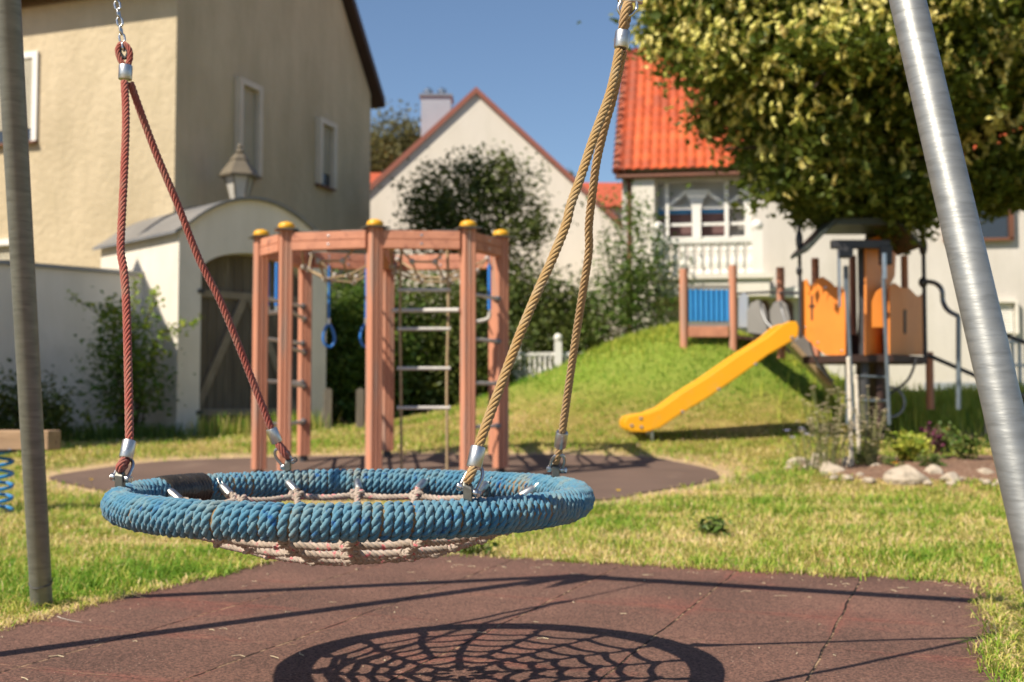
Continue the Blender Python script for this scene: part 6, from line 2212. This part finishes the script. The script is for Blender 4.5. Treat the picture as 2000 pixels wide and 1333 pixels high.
# stakes
for px_, D_, yt, yb_, lab in ((1657, 10.9, 700, 856, 'tall pale stake leaning in the dry wildflower'), (1672, 11.1, 735, 862, 'shorter pale stake right of the tall leaning one')):
    a_ = P(px_, yt, D_); b_ = P(px_ + 6, yb_, D_); b_.z = G(b_.x, D_)
    q_ = MB().tube([b_, a_], [.021, .019], 10); q_.ball(a_, .021, 6, .7)
    o = q_.build('garden_stake', mat('birch', (0.72, 0.66, 0.56), (0.6, 0.52, 0.42), 18, 0.8, c3=(0.2, 0.16, 0.12), s3=30, t3=(.62, .68)))
    tag(o, lab, 'stake', 'pale stakes in the flower bed')
# small yellow lawn flowers
for px_, py_, D_, lab in ((1208, 968, 8.8, 'single yellow dandelion bloom on the lawn right of the ring'), (178, 948, 9.9, 'single yellow dandelion bloom on the lawn left of the left leg foot path'),):
    x = P(px_, py_, D_).x
    t = thing('dandelion', lab.replace(' left of the left leg foot path', ' between the left leg and ring'), 'flower', (x, D_, G(x, D_)))
    zz = P(px_, py_, D_).z; zz = max(zz, G(x, D_) + .06)
    MB().tube([(x, D_, G(x, D_)), (x, D_, zz)], .002, 5).build('stem', M['leaf_stem'], t)
    f_ = MB()
    for j in range(12):
        a = 2 * pi * j / 12; d_ = Vector((cos(a), sin(a), .4)) * .02; s_ = Vector((-sin(a), cos(a), 0)) * .005
        f_.prism([(x, D_, zz), Vector((x, D_, zz)) + d_ * .7 + s_, Vector((x, D_, zz)) + d_, Vector((x, D_, zz)) + d_ * .7 - s_], (0, 0, .002))
    f_.ball((x, D_, zz + .004), .008, 5, .6); f_.build('bloom', M['flower_yellow'], t)

# ================================================================= SPRING SEESAW (far left)
ss_ = thing('spring_seesaw', 'weathered timber beam of a seesaw carried on a blue coil spring', 'seesaw', (P(5, 900, 7.6).x, 7.6, 0))
a_ = P(107, 860, 7.6); b_ = P(-330, 858, 7.9)
bmz = MB().bar(a_, b_, .15, 38 / FPX * 7.6)
bmz.build('beam', M['bench_wood'], ss_, bevel=.008)
xsq = P(0, 945, 7.6).x; z0s, z1s = 0.02, P(0, 880, 7.6).z
pts_ = []
for k in range(24 * 5 + 1):
    t = k / (24 * 5); a = 2 * pi * 5 * t
    pts_.append((xsq + .075 * cos(a), 7.6 + .075 * sin(a), z0s + (z1s - z0s) * t))
MB().tube(pts_, .012, 8).build('coil_spring', mat('blue_spring', (0.02, 0.25, 0.60), (0.018, 0.20, 0.50), 8, .35), ss_, smooth=True)
MB().lathe((xsq, 7.6, 0.0), [(.12, 0), (.12, .02)], 20).build('base_plate', M['dark_metal'], ss_)
MB().lathe((xsq, 7.6, z1s - .01), [(.10, 0), (.10, .015)], 20).build('top_plate', M['dark_metal'], ss_)

# ================================================================= RIGHT EDGE: white low fence by the house
fw_ = thing('white_fence', 'white garden fence and gate at the right edge before the house', 'fence', (P(1985, 720, 18).x, 18, G(8, 18)))
b = MB(); x0_, x1_ = P(1950, 700, 18).x, P(2060, 700, 18).x; zt_, zb_3 = P(1960, 668, 18).z, P(1960, 760, 18).z
b.box(((x0_ + x1_) / 2, 18, zt_), (x1_ - x0_, .08, .06)); b.box(((x0_ + x1_) / 2, 18, (zt_ + zb_3) / 2), (x1_ - x0_, .08, .05))
b.build('rail', M['white_paint'], fw_)
for k in range(9):
    xk = x0_ + (x1_ - x0_) * k / 8
    MB().box((xk, 18.0, (zt_ + zb_3) / 2 - .05), (.05, .05, zt_ - zb_3 + .06)).build('picket', M['white_paint'], fw_)
p_ = P(1958, 660, 17.9); MB().ball(p_, .085, 8).build('knob', M['white_paint'], fw_)
